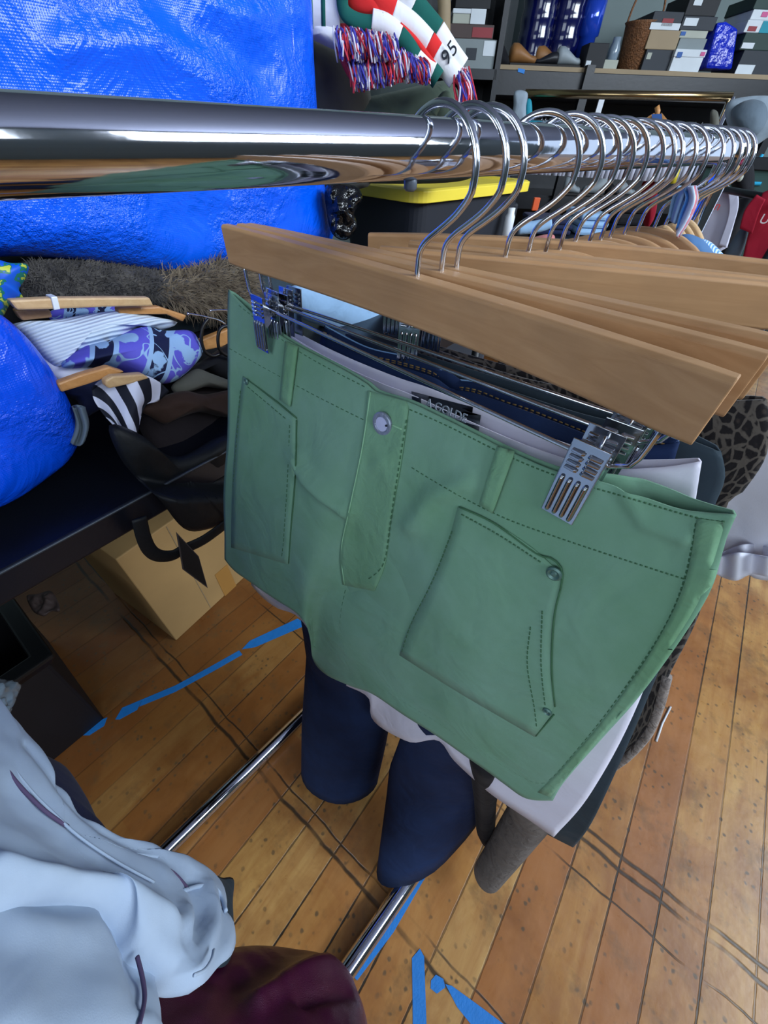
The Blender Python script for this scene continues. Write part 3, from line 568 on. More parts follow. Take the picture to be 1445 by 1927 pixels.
# white shorts
wsh = thing('white_shorts', 'white cotton shorts hanging right behind the green shorts', 'shorts', atY(900, 1520, .14))
WC = coons([(492, 592), (560, 640), (640, 685), (720, 722), (780, 745), (900, 800), (1010, 845), (1130, 880), (1235, 880), (1318, 868)], [(475, 1100), (510, 1138), (560, 1160), (598, 1215), (610, 1265), (650, 1288), (694, 1312), (704, 1356), (768, 1395), (825, 1393), (855, 1430), (905, 1475), (1000, 1548), (1040, 1576)],
           [(492, 592), (480, 800), (475, 1100)], [(1318, 868), (1306, 945), (1290, 1050), (1200, 1320), (1110, 1492), (1040, 1576)])
_, WB = garment('body', WC, lambda x, y, u, v: atY(x, y, Ysh(u, v) + .034), 'white_cotton', thick=.018, nu=70, nv=56, parent=wsh, seed=5, wr=.003, wf=16, creases=[([(900, 1000), (920, 1400)], .004, 60)])
mb = MB(); patch(mb, WB, coons([(774, 737), (906, 770)], [(778, 775), (900, 815)], [(774, 737), (778, 775)], [(906, 770), (900, 815)]), .002, 8, 4); lb = mb.build('brand_label', 'lettering_dark', wsh, smooth=True, solid=.0006, label='black woven brand label inside the waistband')
a = on(WB, 815, 765, .0035); b = on(WB, 862, 785, .0035); text('A GOLDE', .0095, 'lettering_pale', 'lettering', lb, (a + b) / 2 + V((0, 0, .001)), b - a, V((0, .3, 1)))
# jeans
jn = thing('jeans', 'dark blue denim jeans with gold stitched waist reaching the floor', 'jeans', atZ(650, 1480, .03))
JC = coons([(605, 632), (690, 672), (760, 692), (820, 712), (850, 732), (900, 742), (1000, 777), (1090, 812), (1140, 830), (1225, 838), (1277, 832)], [(560, 1150), (760, 1260), (1000, 1380)], [(605, 632), (570, 850), (560, 1150)], [(1277, 832), (1200, 1060), (1000, 1380)])
def Yj(u, v): return Ysh(u, v) + .062
_, JB = garment('hip', JC, lambda x, y, u, v: atY(x, y, Yj(u, v)), 'denim', thick=.016, nu=60, nv=30, parent=jn, seed=8)
fn = curve(p3([(612, 615), (690, 655), (760, 672), (820, 690), (850, 714), (900, 722), (960, 745), (1000, 757), (1090, 792), (1140, 808), (1225, 812), (1277, 826)]))
ew = [atY(fn(i / 60).x, fn(i / 60).y, Yj(i / 60, 0) + .0175 * math.sin(PI * i / 60) ** .6 + .001) for i in range(61)]
MB().tube(ew, .0016, 8).build('waist_edge', 'denim_edge', jn, smooth=True, label='worn pale blue waist edge')
mb = MB(); mb.loft([[p + V((0, -.001, .001)) for p in ew], [p + V((0, -.0015, -.022)) for p in ew]], False, False).build('back_waistband', 'denim', jn, smooth=True, solid=.0014)
for dz in (-.0045, -.0065):
    mb = MB()
    for i in range(0, 60): mb.tube([ew[i] + V((0, -.003, dz)), ew[i].lerp(ew[i + 1], .6) + V((0, -.003, dz))], .0006, 5)
    mb.build('waist_stitching', 'gold_thread', jn, smooth=True)
def leg_loft(rings, nseg=28, wrk=.004, seed=0):
    out = []
    for (La, Ra, w) in rings:
        c = (La + Ra) / 2; a = (Ra - La) / 2; h = V((-a.y, a.x, 0)).normalized() * w; ring = []
        for k in range(nseg):
            t = 2 * PI * k / nseg; p = c + a * math.cos(t) + h * math.sin(t); ring.append(p + V((1, 1, 0)) * noise.noise(p * 14 + V((seed, 0, 0))) * wrk)
        out.append(ring)
    res = []
    for i in range(len(out) - 1):
        for k in range(6): res.append([p.lerp(q, k / 6) for p, q in zip(out[i], out[i + 1])])
    res.append(out[-1]); return MB().loft(res, True, False)
Z = atZ
leg_loft([(Z(560, 1080, .66), Z(790, 1200, .66), .03), (Z(580, 1220, .40), Z(745, 1290, .40), .05), (Z(573, 1350, .2), Z(728, 1400, .2), .06), (Z(568, 1445, .05), Z(713, 1462, .05), .06)]).build('leg', 'denim', jn, smooth=True, solid=.0016)
leg_loft([(Z(760, 1230, .66), Z(1000, 1380, .66), .03), (Z(768, 1350, .45), Z(945, 1425, .45), .04), (Z(735, 1450, .28), Z(930, 1462, .30), .045), (Z(713, 1655, .03), Z(905, 1490, .13), .05)], seed=4).build('leg', 'denim', jn, smooth=True, solid=.0016)
hemf = [Z(713, 1655, .03).lerp(Z(905, 1490, .13), i / 20) for i in range(21)]
# slate garment
sl = garment('slate_skirt', coons([(650, 628), (900, 715), (1100, 780), (1250, 812), (1355, 850)], [(930, 1470), (960, 1530), (1020, 1565), (1078, 1594)], [(650, 628), (740, 1000), (930, 1470)], [(1355, 850), (1362, 900), (1338, 965), (1300, 1100), (1205, 1340), (1122, 1530), (1078, 1594)]),
      lambda x, y, u, v: atY(x, y, lerp(.282 + .01 * u, .245 + .02 * u, v)), 'slate_cloth', thick=.014, nu=50, nv=50, seed=11, wr=.005, label='dark slate skirt hanging between the jeans and the leopard print', cat='skirt')[0]
lp = thing('leopard_skirt', 'grey brown leopard print skirt behind the slate skirt', 'skirt', atY(1100, 1480, .33))
LC = coons([(770, 640), (1000, 715), (1250, 752), (1442, 752)], [(1000, 1450), (1050, 1485), (1098, 1492)], [(770, 640), (840, 1000), (1000, 1450)], [(1442, 752), (1442, 850), (1396, 925), (1365, 955), (1320, 1140), (1252, 1282), (1215, 1380), (1150, 1446), (1098, 1492)])
_, LB = garment('body', LC, lambda x, y, u, v: atY(x, y, .335 + .02 * v), 'leopard', thick=.018, nu=50, nv=50, parent=lp, seed=14, wr=.006)
fz = [atY(x, y, .352) for x, y in [(1255, 1272), (1240, 1330), (1218, 1382), (1180, 1425), (1150, 1448), (1098, 1494)]]; f = curve(fz); MB().tube([f(i / 30) for i in range(31)], .005, 8).build('fuzzy_trim', 'fuzzy_gray', lp, smooth=True)
# trouser legs of the clothes behind
tr = leg_loft([(Z(880, 1380, .62), Z(950, 1400, .62), .03), (Z(892, 1500, .3), Z(933, 1505, .3), .025), (Z(897, 1560, .14), Z(931, 1562, .14), .022), (Z(905, 1578, .10), Z(924, 1579, .10), .012)], wrk=.002); tr.build('trouser_leg', 'black_cloth', smooth=True, solid=.0016, label='slim black trouser leg hanging behind the blue jeans', cat='trousers')
tg = leg_loft([(Z(940, 1400, .62), Z(1060, 1450, .62), .03), (Z(962, 1505, .36), Z(1035, 1560, .36), .03), (Z(925, 1575, .2), Z(985, 1612, .2), .028), (Z(894, 1630, .08), Z(945, 1662, .08), .026), (Z(905, 1650, .06), Z(925, 1666, .06), .014)], wrk=.003, seed=2); tg.build('trouser_leg', 'gray_wool', smooth=True, solid=.0016, label='fuzzy grey brown wool trouser leg nearly touching the planks', cat='trousers')
fr = MB(); random.seed(3)
for k in range(40):
    x, y = random.uniform(845, 880), random.uniform(1535, 1560); a = Z(x, y - 20, .16); pts = [a + V((random.uniform(-.004, .004) + .002 * i, random.uniform(-.004, .004), -.018 * i)) for i in range(7)]; fr.tube(pts, .0011, 5)
fr.build('fringed_hem', 'gray_wool', smooth=True, label='grey yarn fringe dangling between jeans and black trouser leg', cat='scarf')
# white blouse far right
wbz = thing('white_blouse', 'white blouse with ruffled hem at the right edge, behind the leopard print', 'blouse', atY(1400, 1085, .44))
garment('body', coons([(1180, 735), (1300, 765), (1440, 792), (1500, 805)], [(1230, 1020), (1338, 1076), (1372, 1090), (1392, 1068), (1420, 1094), (1500, 1100)], [(1180, 735), (1200, 900), (1230, 1020)], [(1500, 805), (1510, 950), (1500, 1100)]), lambda x, y, u, v: atY(x, y, .435 + .01 * v), 'white_linen', thick=.035, nu=40, nv=30, parent=wbz, seed=17, wr=.012, wf=16)
garment('hem_ruffle', coons([(1346, 1050), (1400, 1040), (1500, 1062)], [(1342, 1078), (1382, 1092), (1420, 1080), (1500, 1100)], [(1346, 1050), (1342, 1078)], [(1500, 1062), (1500, 1100)]), lambda x, y, u, v: atY(x, y, .425 + .008 * math.sin(u * 17)), 'white_linen', thick=.015, nu=50, nv=8, parent=wbz, seed=18)
# pieces on the far shoulder hangers
pillow('denim_shirt', [(1262, 500), (1270, 455), (1290, 440), (1320, 450), (1345, 480), (1360, 500), (1330, 540)], lambda x, y: atY(x, y, .60), 'denim_light', (0, -1, 0), .02, .02, label='folded blue denim shirt on a far shoulder hanger', cat='shirt', wr=.012, wf=20)
pillow('striped_shirt', [(1318, 452), (1335, 455), (1360, 480), (1378, 500), (1340, 520), (1325, 490)], lambda x, y: atY(x, y, .63), 'blue_stripe', (0, -1, 0), .012, .015, label='blue and white striped shirt beside the denim shirt', cat='shirt')
sc_ = thing('satin_scarf', 'blue and white satin scarf tied over the hanger hooks', 'scarf', atY(1278, 448, .57))
garment('front_tail', coons([(1283, 352), (1307, 350)], [(1272, 430), (1274, 448)], [(1283, 352), (1290, 372), (1280, 400), (1272, 430)], [(1307, 350), (1310, 378), (1296, 415), (1274, 448)]), lambda x, y, u, v: atY(x, y, .562 + .012 * math.sin(u * 6)), 'satin_blue_white', thick=.008, nu=16, nv=20, wr=.004, wf=30, parent=sc_)
garment('back_tail', coons([(1276, 350), (1296, 352)], [(1256, 412), (1270, 422)], [(1276, 350), (1264, 375), (1256, 412)], [(1296, 352), (1284, 380), (1270, 422)]), lambda x, y, u, v: atY(x, y, .578 + .012 * math.sin(u * 6)), 'light_blue_cloth', thick=.008, nu=16, nv=20, wr=.004, wf=30, parent=sc_)
pillow('pale_shirt', [(1205, 480), (1232, 472), (1245, 478), (1240, 500), (1210, 500)], lambda x, y: atY(x, y, .50), 'light_blue_cloth', (0, -1, 0), .008, .01, label='pale blue shirt just showing under the brown shoulder hangers', cat='top')
# ------------------------------------------------------------------ clothes at the near end of the rail (lower left corner)
gj = thing('gray_jacket', 'pale blue grey jacket in the lower left corner', 'jacket', atT(200, 1800, .52))
jp, jn_ = plane3((0, 1300, .66), (440, 1780, .64), (0, 1927, .42)); JP = lambda x, y: hit(x, y, jp, jn_); JQ = lambda x, y: hit(x, y, jp - jn_ * .012, jn_)
pillow('body', [(-120, 1600), (60, 1670), (180, 1715), (262, 1790), (285, 1830), (292, 1870), (300, 1940), (280, 2010), (-120, 2010)], JQ, 'ash_cloth', jn_, .014, .05, parent=gj, wr=.006, wf=10, pw=6, seed=4, K=24, N=110, creases=[([(180, 1760), (225, 1800), (250, 1850)], -.008, 22), ([(0, 1780), (120, 1790), (170, 1770)], .005, 40), ([(215, 1830), (235, 1930)], -.004, 14)])
pillow('sleeve', [(-120, 1240), (-20, 1330), (8, 1362), (35, 1392), (62, 1440), (75, 1478), (100, 1500), (135, 1545), (175, 1567), (218, 1590), (245, 1600), (295, 1612), (325, 1632), (357, 1662), (375, 1648), (400, 1652), (420, 1672), (428, 1700), (424, 1722), (440, 1745), (444, 1772), (434, 1800), (412, 1818), (385, 1850), (370, 1852), (345, 1840), (300, 1822), (250, 1790), (220, 1740), (120, 1708), (-120, 1690)], JP, 'ash_cloth', jn_, .016, .03, parent=gj, wr=.004, wf=12, pw=7, N=160, K=34,
       creases=[([(0, 1530), (90, 1600), (200, 1660), (300, 1690)], -.006, 40), ([(-50, 1672), (60, 1690), (180, 1705), (250, 1745), (310, 1770)], .009, 22), ([(352, 1680), (362, 1730), (350, 1790)], -.010, 16), ([(375, 1690), (390, 1740), (375, 1800)], .008, 13), ([(405, 1720), (410, 1770), (390, 1830)], -.007, 9), ([(300, 1740), (320, 1790), (345, 1825)], -.005, 12), ([(330, 1735), (345, 1800)], .005, 9), ([(20, 1430), (100, 1530), (170, 1585), (260, 1625), (340, 1670)], -.004, 9)])
def gcurve(pts, off=.016): f = curve([hit(x, y, jp + jn_ * off, jn_) for x, y in pts]); return [f(i / 40) for i in range(41)]
MB().tube(gcurve([(20, 1440), (60, 1490), (100, 1530), (150, 1575), (220, 1622), (290, 1660)], .013), .0012, 6).build('placket', 'ash_cloth', gj, smooth=True)
MB().tube(gcurve([(-5, 1415), (25, 1465), (80, 1522), (128, 1556)], .0125), .0016, 6).build('seam', 'seam_purple', gj, smooth=True)
MB().tube(gcurve([(297, 1627), (325, 1642), (345, 1662), (354, 1675)], .0105), .0018, 6).build('seam', 'seam_purple', gj, smooth=True)
MB().tube(gcurve([(345, 1677), (372, 1668), (398, 1668), (416, 1685), (425, 1715)], .010), .0022, 10).build('cuff_fold', 'ash_cloth', gj, smooth=True)
MB().tube(gcurve([(365, 1835), (385, 1825), (398, 1805), (402, 1788)], .016), .0014, 8).build('cuff_fold', 'ash_cloth', gj, smooth=True)
MB().tube(gcurve([(258, 1800), (268, 1840), (272, 1880), (262, 1930)], .003), .0016, 6).build('seam', 'seam_purple', gj, smooth=True)
def sheet(rows, th=.012, n=18):
    rings = []
    f0, f1 = curve([r[0] for r in rows]), curve([r[1] for r in rows])
    for i in range(25):
        a, b = f0(i / 24), f1(i / 24); w = (b - a); nn = V((-w.y, w.x, 0)).normalized(); ring = []
        for k in range(n): t = 2 * PI * k / n; p = (a + b) / 2 + w / 2 * math.cos(t) + nn * th * math.sin(t); ring.append(p + nn * noise.noise(p * 12) * .008)
        rings.append(ring)
    return MB().loft(rings, True, False)
sheet([((-.33, -.225, .52), (-.10, -.222, .52)), ((-.36, -.235, .72), (-.07, -.235, .72)), ((-.38, -.245, .92), (-.03, -.245, .92)), ((-.34, -.25, 1.03), (-.06, -.25, 1.03)), ((-.24, -.25, 1.07), (-.16, -.25, 1.07))]).build('back_panel', 'ash_cloth', gj, smooth=True, solid=.0015)
MB().tube([(RX, -.25, 1.06), (RX + .012, -.25, 1.09), (RX + .019, -.25, 1.12), (RX + .012, -.25, 1.137), (RX, -.25, 1.1372), (RX - .012, -.25, 1.137), (RX - .019, -.25, 1.12), (RX - .012, -.25, 1.09), (RX, -.25, 1.06)], .0014, 8).build('hanging_loop', 'ash_cloth', gj, smooth=True)
NJ = lambda o: (lambda x, y: hit(x, y, jp - jn_ * o, jn_))
pillow('navy_garment', [(-60, 1300), (20, 1350), (60, 1410), (90, 1428), (125, 1450), (165, 1510), (188, 1558), (225, 1610), (150, 1640), (0, 1560), (-60, 1500)], NJ(.04), 'navy_cloth', jn_, .01, .015, label='navy garment peeking out above the grey jacket sleeve', cat='shirt')
pillow('slate_garment', [(395, 1660), (420, 1652), (440, 1655), (438, 1700), (440, 1780), (420, 1820), (380, 1800)], NJ(.05), 'slate_cloth', jn_, .006, .006, label='dark slate strip of cloth beside the jacket cuff', cat='shirt')
mp_, mn_ = plane3((690, 1880, .84), (470, 1785, .84), (450, 2000, .66)); MPL = lambda x, y: hit(x, y, mp_, mn_)
md_, _ = pillow('maroon_dress', [(240, 1800), (330, 1790), (400, 1795), (470, 1787), (540, 1788), (600, 1798), (636, 1816), (664, 1850), (684, 1895), (694, 1960), (680, 2040), (240, 2040)], MPL, 'maroon_satin', mn_, .018, .03, wr=.006, wf=14, pw=6, K=24, N=110, label='shiny maroon satin dress at the bottom edge', cat='dress', creases=[([(470, 1930), (540, 1880), (620, 1840), (660, 1850)], .012, 22), ([(420, 1900), (500, 1850), (560, 1800)], -.006, 30), ([(560, 1930), (650, 1890)], -.008, 16)])
sheet([((-.01, -.125, .35), (.045, -.12, .35)), ((-.075, -.235, .45), (-.005, -.23, .45)), ((-.2, -.28, .62), (-.03, -.28, .62)), ((-.28, -.315, .84), (-.08, -.315, .84)), ((-.30, -.32, 1.02), (-.10, -.32, 1.02)), ((-.23, -.32, 1.07), (-.17, -.32, 1.07))]).build('upper_skirt', 'maroon_satin', md_, smooth=True, solid=.0012)
MB().tube([(RX, -.32, 1.06), (RX + .012, -.32, 1.09), (RX + .019, -.32, 1.12), (RX + .012, -.32, 1.137), (RX, -.32, 1.1372), (RX - .012, -.32, 1.137), (RX - .019, -.32, 1.12), (RX - .012, -.32, 1.09), (RX, -.32, 1.06)], .0012, 8).build('hanging_loop', 'maroon_satin', md_, smooth=True)
pillow('dark_cloth', [(240, 1800), (300, 1830), (330, 1927), (330, 2000), (240, 2000)], lambda x, y: hit(x, y, jp - jn_ * .09, jn_), 'slate_cloth', jn_, .006, .006, label='dark blue strip of cloth between jacket and maroon dress', cat='shirt')
pillow('plastic_wrap', [(-40, 1285), (5, 1280), (25, 1292), (30, 1310), (18, 1340), (0, 1370), (-40, 1380)], NJ(.03), 'clear_gray', jn_, .012, .012, wr=.01, wf=60, label='crumpled clear plastic wrap at the left edge above the jacket', cat='plastic wrap')
# ------------------------------------------------------------------ the long black table and what is under it
tz = .73; td = .54
tb = thing('folding_table', 'long black table piled with clothes along the left side', 'table', -NT * .95 + LT * .25)
UPV = V((0, 0, 1)); AX = (LT, NT, UPV)
def tbp(l, d, z): return -NT * d + LT * l + UPV * z
MB().box(tbp(.12, td + .36, tz - .024), (2.64, .72, .048), AX).build('tabletop', 'table_black', tb, bevel=.004)
MB().tube([tbp(-1.2, td - .0005, tz - .0015), tbp(1.44, td - .0005, tz - .0015)], .0022, 8).build('edge_trim', 'table_trim', tb, smooth=True)
for l in (-1.1, 1.36):
    for d in (td + .06, td + .66): MB().tube([tbp(l, d, 0), tbp(l, d, tz - .05)], .016, 14).build('leg', 'dark_metal', tb, smooth=True)
c0 = atZ(332, 1206, .0); bxl = thing('cardboard_box', 'plain brown cardboard box on the floor under the table', 'box', c0); ax2 = (V((-.29, .957, 0)), V((-.957, -.29, 0)), UPV)
MB().box(c0 + ax2[0] * .20 + ax2[1] * .16 + UPV * .201, (.40, .32, .40), ax2).build('carton', 'kraft', bxl, bevel=.003)
MB().box(c0 + ax2[0] * .215 - ax2[1] * .001 + UPV * .06, (.05, .001, .12), ax2).build('packing_tape', 'pack_tape', bxl)
MB().box(c0 + ax2[0] * .133 - ax2[1] * .0008 + UPV * .2, (.0022, .001, .39), ax2).build('flap_seam', 'box_tan', bxl)
q = atZ(196, 1352, 0); bn = thing('storage_bin', 'black plastic storage bin under the table at the left', 'bin', q)
mb = MB(); h = .36; rings = []
def brect(z, g): a = q + LT * (g) ; l0, l1, d0, d1 = -.5 - g, g, -g, .36 + g; return [q + LT * l0 - NT * d0 + UPV * z, q + LT * l1 - NT * d0 + UPV * z, q + LT * l1 - NT * d1 + UPV * z, q + LT * l0 - NT * d1 + UPV * z]
mb.loft([brect(.002, 0), brect(h, .035), brect(h, .02), brect(.01, -.012)], True, False); b = len(mb.v); mb.add(brect(.002, 0), [(0, 1, 2, 3)]); mb.add(brect(.01, -.012), [(0, 1, 2, 3)]); mb.build('tub', 'bin_black', bn, bevel=.008)
MB().loft([brect(h - .03, .036), brect(h - .004, .05), brect(h + .006, .05), brect(h + .006, .018), brect(h - .02, .012)], True, False).build('rim', 'black_plastic', bn, bevel=.004)
pillow('gray_cloth', [(50, 1122), (70, 1118), (95, 1112), (108, 1130), (112, 1148), (95, 1150), (80, 1158), (62, 1150)], lambda x, y: atZ(x, y, h - .03), 'box_brown', (0, 0, 1), .006, .02, wr=.012, wf=40, label='bit of grey cloth inside the black storage bin', cat='cloth')
# black bag sliding off the table
bb = thing('black_bag', 'black leather bag with a strap hanging off the table edge', 'bag', atD(340, 1000, td - .03))
pillow('body', [(205, 800), (260, 815), (330, 860), (420, 820), (450, 840), (450, 990), (425, 985), (395, 995), (360, 1000), (335, 985), (300, 940), (262, 905), (225, 860)], lambda x, y: atD(x, y, td + .02 if y < 900 else td - .03 + (0 if y > 930 else (930 - y) / 30 * .05)), 'leather_black', NT, .02, .008, parent=bb, wr=.008, wf=14, pw=4)
f = curve([atD(x, y, td - .045) for x, y in [(262, 975), (270, 1010), (282, 1035), (300, 1046), (325, 1045), (345, 1034), (385, 1015), (430, 982)]]); MB().tube([f(i / 40) for i in range(41)], .0105, 10, flat=(NT, .25)).build('strap', 'leather_black', bb, smooth=True)
tgp = [atD(x, y, td - .062) for x, y in [(331, 1001), (373, 1046), (390, 1106), (343, 1071)]]; MB().prism(tgp, NT, .0016).build('hang_tag', 'tag_edge', bb)
cc = sum(tgp, V()) / 4; MB().prism([cc + (p - cc) * .9 + NT * .0014 for p in tgp], NT, .001).build('tag_face', 'tag_black', bb)
# ------------------------------------------------------------------ clothes piled on the table
def P_(d0, s=0, y0=700): return lambda x, y: atD(x, y, d0 + (y0 - y) * s)
NU = (NT + UPV * .5).normalized()
pillow('dark_jacket', [(255, 790), (275, 770), (330, 745), (440, 700), (450, 830), (400, 850), (330, 866), (290, 848)], P_(.66, .0004, 800), 'dark_brown_cloth', NU, .035, .05, wr=.01, wf=12, label='dark brown jacket slumped over the black bag', cat='jacket')
br_o = pillow('brown_skirt', [(262, 770), (300, 748), (345, 735), (385, 742), (450, 735), (450, 785), (380, 775), (330, 790), (310, 798), (285, 785)], P_(.63, .0004, 760), 'brown_cloth', NU, .02, .04, wr=.012, wf=16, label='brown skirt with a fold lying on the dark jacket', cat='skirt')
pillow('taupe_scarf', [(322, 728), (345, 708), (370, 694), (395, 702), (430, 715), (450, 722), (430, 732), (390, 728), (365, 735), (335, 742)], P_(.65, .0004, 720), 'taupe_cloth', NU, .016, .02, label='looped taupe edge of cloth beside the purple print', cat='scarf')
pillow('black_shirt', [(340, 705), (385, 675), (450, 640), (450, 715), (410, 708), (380, 690), (350, 712)], P_(.68, .0004, 690), 'black_cloth', NU, .02, .03, label='black shirt between the purple print and the green shorts', cat='shirt')
garment('zebra_scarf', coons([(173, 735), (215, 712), (285, 712), (318, 736)], [(216, 800), (246, 834), (256, 822), (262, 798)], [(173, 735), (178, 755), (195, 780), (216, 800)], [(318, 736), (298, 756), (275, 764), (262, 798)]), lambda x, y, u, v: atD(x, y, .60 - .03 * v + .012 * math.sin(u * 8)), 'zebra_stripe', thick=.012, back=-NT, nu=30, nv=24, wr=.008, wf=25, label='black and white striped cloth hanging below the purple print', cat='scarf')
pillow('purple_blouse', [(115, 684), (150, 655), (205, 640), (265, 615), (310, 622), (358, 622), (376, 645), (380, 668), (346, 706), (312, 722), (270, 714), (228, 696), (180, 688), (125, 692)], P_(.66, .0006, 680), 'purple_floral', NU, .04, .05, wr=.010, wf=11, label='purple blouse with pale flower bands on the clothes pile', cat='blouse')
pillow('ribbed_sweater', [(22, 610), (80, 606), (135, 597), (190, 590), (240, 588), (300, 600), (335, 608), (300, 622), (262, 620), (215, 645), (140, 668), (112, 692), (75, 665), (48, 632)], P_(.70, .0006, 640), 'ribbed_knit', NU, .04, .05, wr=.014, wf=10, label='white ribbed knit sweater draped across the pile', cat='sweater')
pillow('white_tee', [(40, 640), (80, 660), (110, 690), (125, 700), (160, 690), (185, 700), (150, 720), (120, 722), (85, 700)], P_(.69, .0006, 690), 'tee_white', NU, .02, .03, label='white tee tucked beneath the ribbed sweater', cat='t-shirt')
pillow('floral_skirt', [(95, 585), (160, 578), (230, 576), (228, 596), (140, 600), (100, 605)], P_(.74, .0006, 590), 'purple_floral', NU, .015, .03, label='dark blue patterned skirt squeezed under the pale hanger', cat='skirt')
pillow('navy_sheet', [(100, 700), (180, 690), (215, 705), (200, 760), (160, 790), (140, 836), (150, 760), (120, 740)], P_(.69, .0005, 730), 'navy_cloth', NU, .015, .03, label='navy cloth between the small blue bag and the striped cloth', cat='cloth')
garment('gray_cloth', coons([(138, 768), (160, 766)], [(134, 834), (147, 838), (158, 828)], [(138, 768), (146, 800), (134, 834)], [(160, 766), (166, 795), (158, 828)]), lambda x, y, u, v: atD(x, y, .595 + .006 * math.sin(u * 7)), 'felt_gray', thick=.008, back=-NT, nu=14, nv=16, wr=.008, wf=40, label='grey cloth end hanging beside the small blue bag', cat='cloth')
pillow('teal_bag', [(-40, 490), (20, 495), (52, 498), (50, 520), (36, 545), (44, 562), (20, 572), (0, 600), (-40, 600)], P_(.70, 0, 540), 'teal_print', NU, .02, .03, label='blue, green and yellow printed bag at the left edge', cat='bag')
def slab(name, q, d, th, m, label, band=None):
    r = thing(name, label, 'hanger', atD(*q[0], d), 0, 'loose wooden hangers in the clothes pile'); MB().prism([atD(x, y, d) for x, y in q], -NT, th).build('wooden_bar', m, r, bevel=.0025)
    if band: MB().prism([atD(x, y, d - .002) for x, y in band], -NT, th + .004).build('size_band', 'white_plastic', r, bevel=.001)
    return r
slab('loose_hanger', [(17, 565), (100, 561), (200, 560), (282, 560), (290, 576), (200, 578), (105, 582), (32, 584)], .665, .014, 'pale_wood', 'loose wooden hanger with a white size band on the pile', [(96, 559), (108, 558), (114, 582), (102, 584)])
slab('loose_hanger', [(28, 584), (95, 583), (100, 598), (42, 604)], .70, .014, 'hanger_wood', 'loose wooden hanger lying below the banded one')
slab('loose_hanger', [(222, 580), (300, 577), (352, 594), (345, 606), (315, 592), (225, 592)], .69, .014, 'amber_wood', 'loose amber hanger under the fur collar')
slab('loose_hanger', [(107, 722), (150, 706), (205, 690), (236, 700), (165, 724), (116, 739)], .60, .013, 'amber_wood', 'loose wooden hanger poking out under the purple blouse')
slab('loose_hanger', [(198, 716), (212, 708), (270, 704), (282, 712), (250, 722), (206, 732), (199, 726)], .585, .013, 'pale_wood', 'loose wooden hanger with a rounded end above the striped cloth')
slab('loose_hanger', [(378, 640), (440, 615), (460, 625), (460, 645), (384, 660)], .70, .013, 'amber_wood', 'loose amber hanger beside the black hanger hooks')
def wirehook(name, pts, d, r, m, label):
    f = curve([atD(x, y, d) for x, y in pts]); MB().tube([f(i / 40) for i in range(41)], r, 10).build(name, m, smooth=True, label=label, cat='hanger')
wirehook('hanger_hook', [(392, 600), (382, 615), (379, 640), (386, 662), (402, 670), (420, 662)], .66, .0028, 'hook_black', 'black hanger hook, left of two beside the shorts')
wirehook('hanger_hook', [(445, 612), (420, 615), (411, 628), (412, 655), (425, 668), (445, 672)], .655, .0028, 'hook_black', 'black hanger hook half hidden behind the green shorts')
wirehook('hanger_hook', [(352, 590), (385, 596), (412, 603), (426, 612), (428, 618)], .668, .0016, 'chrome_wire', 'thin silver hanger hook above the black hooks')
wirehook('hanger_hook', [(395, 585), (420, 584), (450, 586)], .672, .0016, 'chrome_wire', 'thin silver wire by the fur collar')
# fur coat
fur = thing('fur_coat', 'brown fur coat squashed under the big blue bag', 'coat', atD(250, 590, .78))
_, FB = pillow('pelt', [(35, 500), (120, 488), (250, 500), (340, 510), (430, 480), (480, 500), (500, 560), (470, 600), (420, 592), (330, 580), (200, 562), (60, 566), (38, 540)], P_(.77, .0003, 540), 'fur_dark', NT, .05, .10, parent=fur, wr=.01)
random.seed(11); fd, ft = MB(), MB()
for k in range(5200):
    x = random.uniform(45, 480); y = random.uniform(492, 590); h = FB.ray_cast(EYE, ray(x, y))
    if h[0] is None: continue
    p = V(h[0]); g = V(h[1]); g = g if g.dot(EYE - p) > 0 else -g; tan = x > 318 + random.uniform(-25, 25); L = random.uniform(.018, .034) if tan else random.uniform(.006, .012)
    if h[0] is not None and h[3] > 2: pass
    dr = (g * .6 + V((random.uniform(-.5, .5), random.uniform(-.3, .9), random.uniform(-.7, .35)))).normalized(); sd = dr.cross(ray(x, y)).normalized() * (.0006 if tan else .0006)
    q = p + dr * L + V((0, 0, -.15 * L)); m_ = p + dr * L * .55; (ft if tan else fd).add([p - sd, p + sd, m_ + sd * .7, m_ - sd * .7, q], [(0, 1, 2, 3), (3, 2, 4)])
fd.build('short_hair', 'fur_dark', fur, kind='stuff'); ft.build('collar_hair', 'fur_tan', fur, kind='stuff', label='long pale tan collar fur')
# folded blankets that carry the big bag
for k, (lb, m) in enumerate((('bottom dark blanket of the stack under the big blue bag', 'black_cloth'), ('middle dark blanket of the stack under the big blue bag', 'slate_cloth'), ('topmost dark blanket of the stack under the big blue bag', 'black_cloth'))):
    MB().box(tbp(.22 + .01 * k, 1.02, tz + .037 + .076 * k), (1.0 - .02 * k, .40, .074), AX).build('folded_blanket', m, bevel=.03, smooth=True, label=lb, cat='blanket', group='dark blankets under the big blue bag')
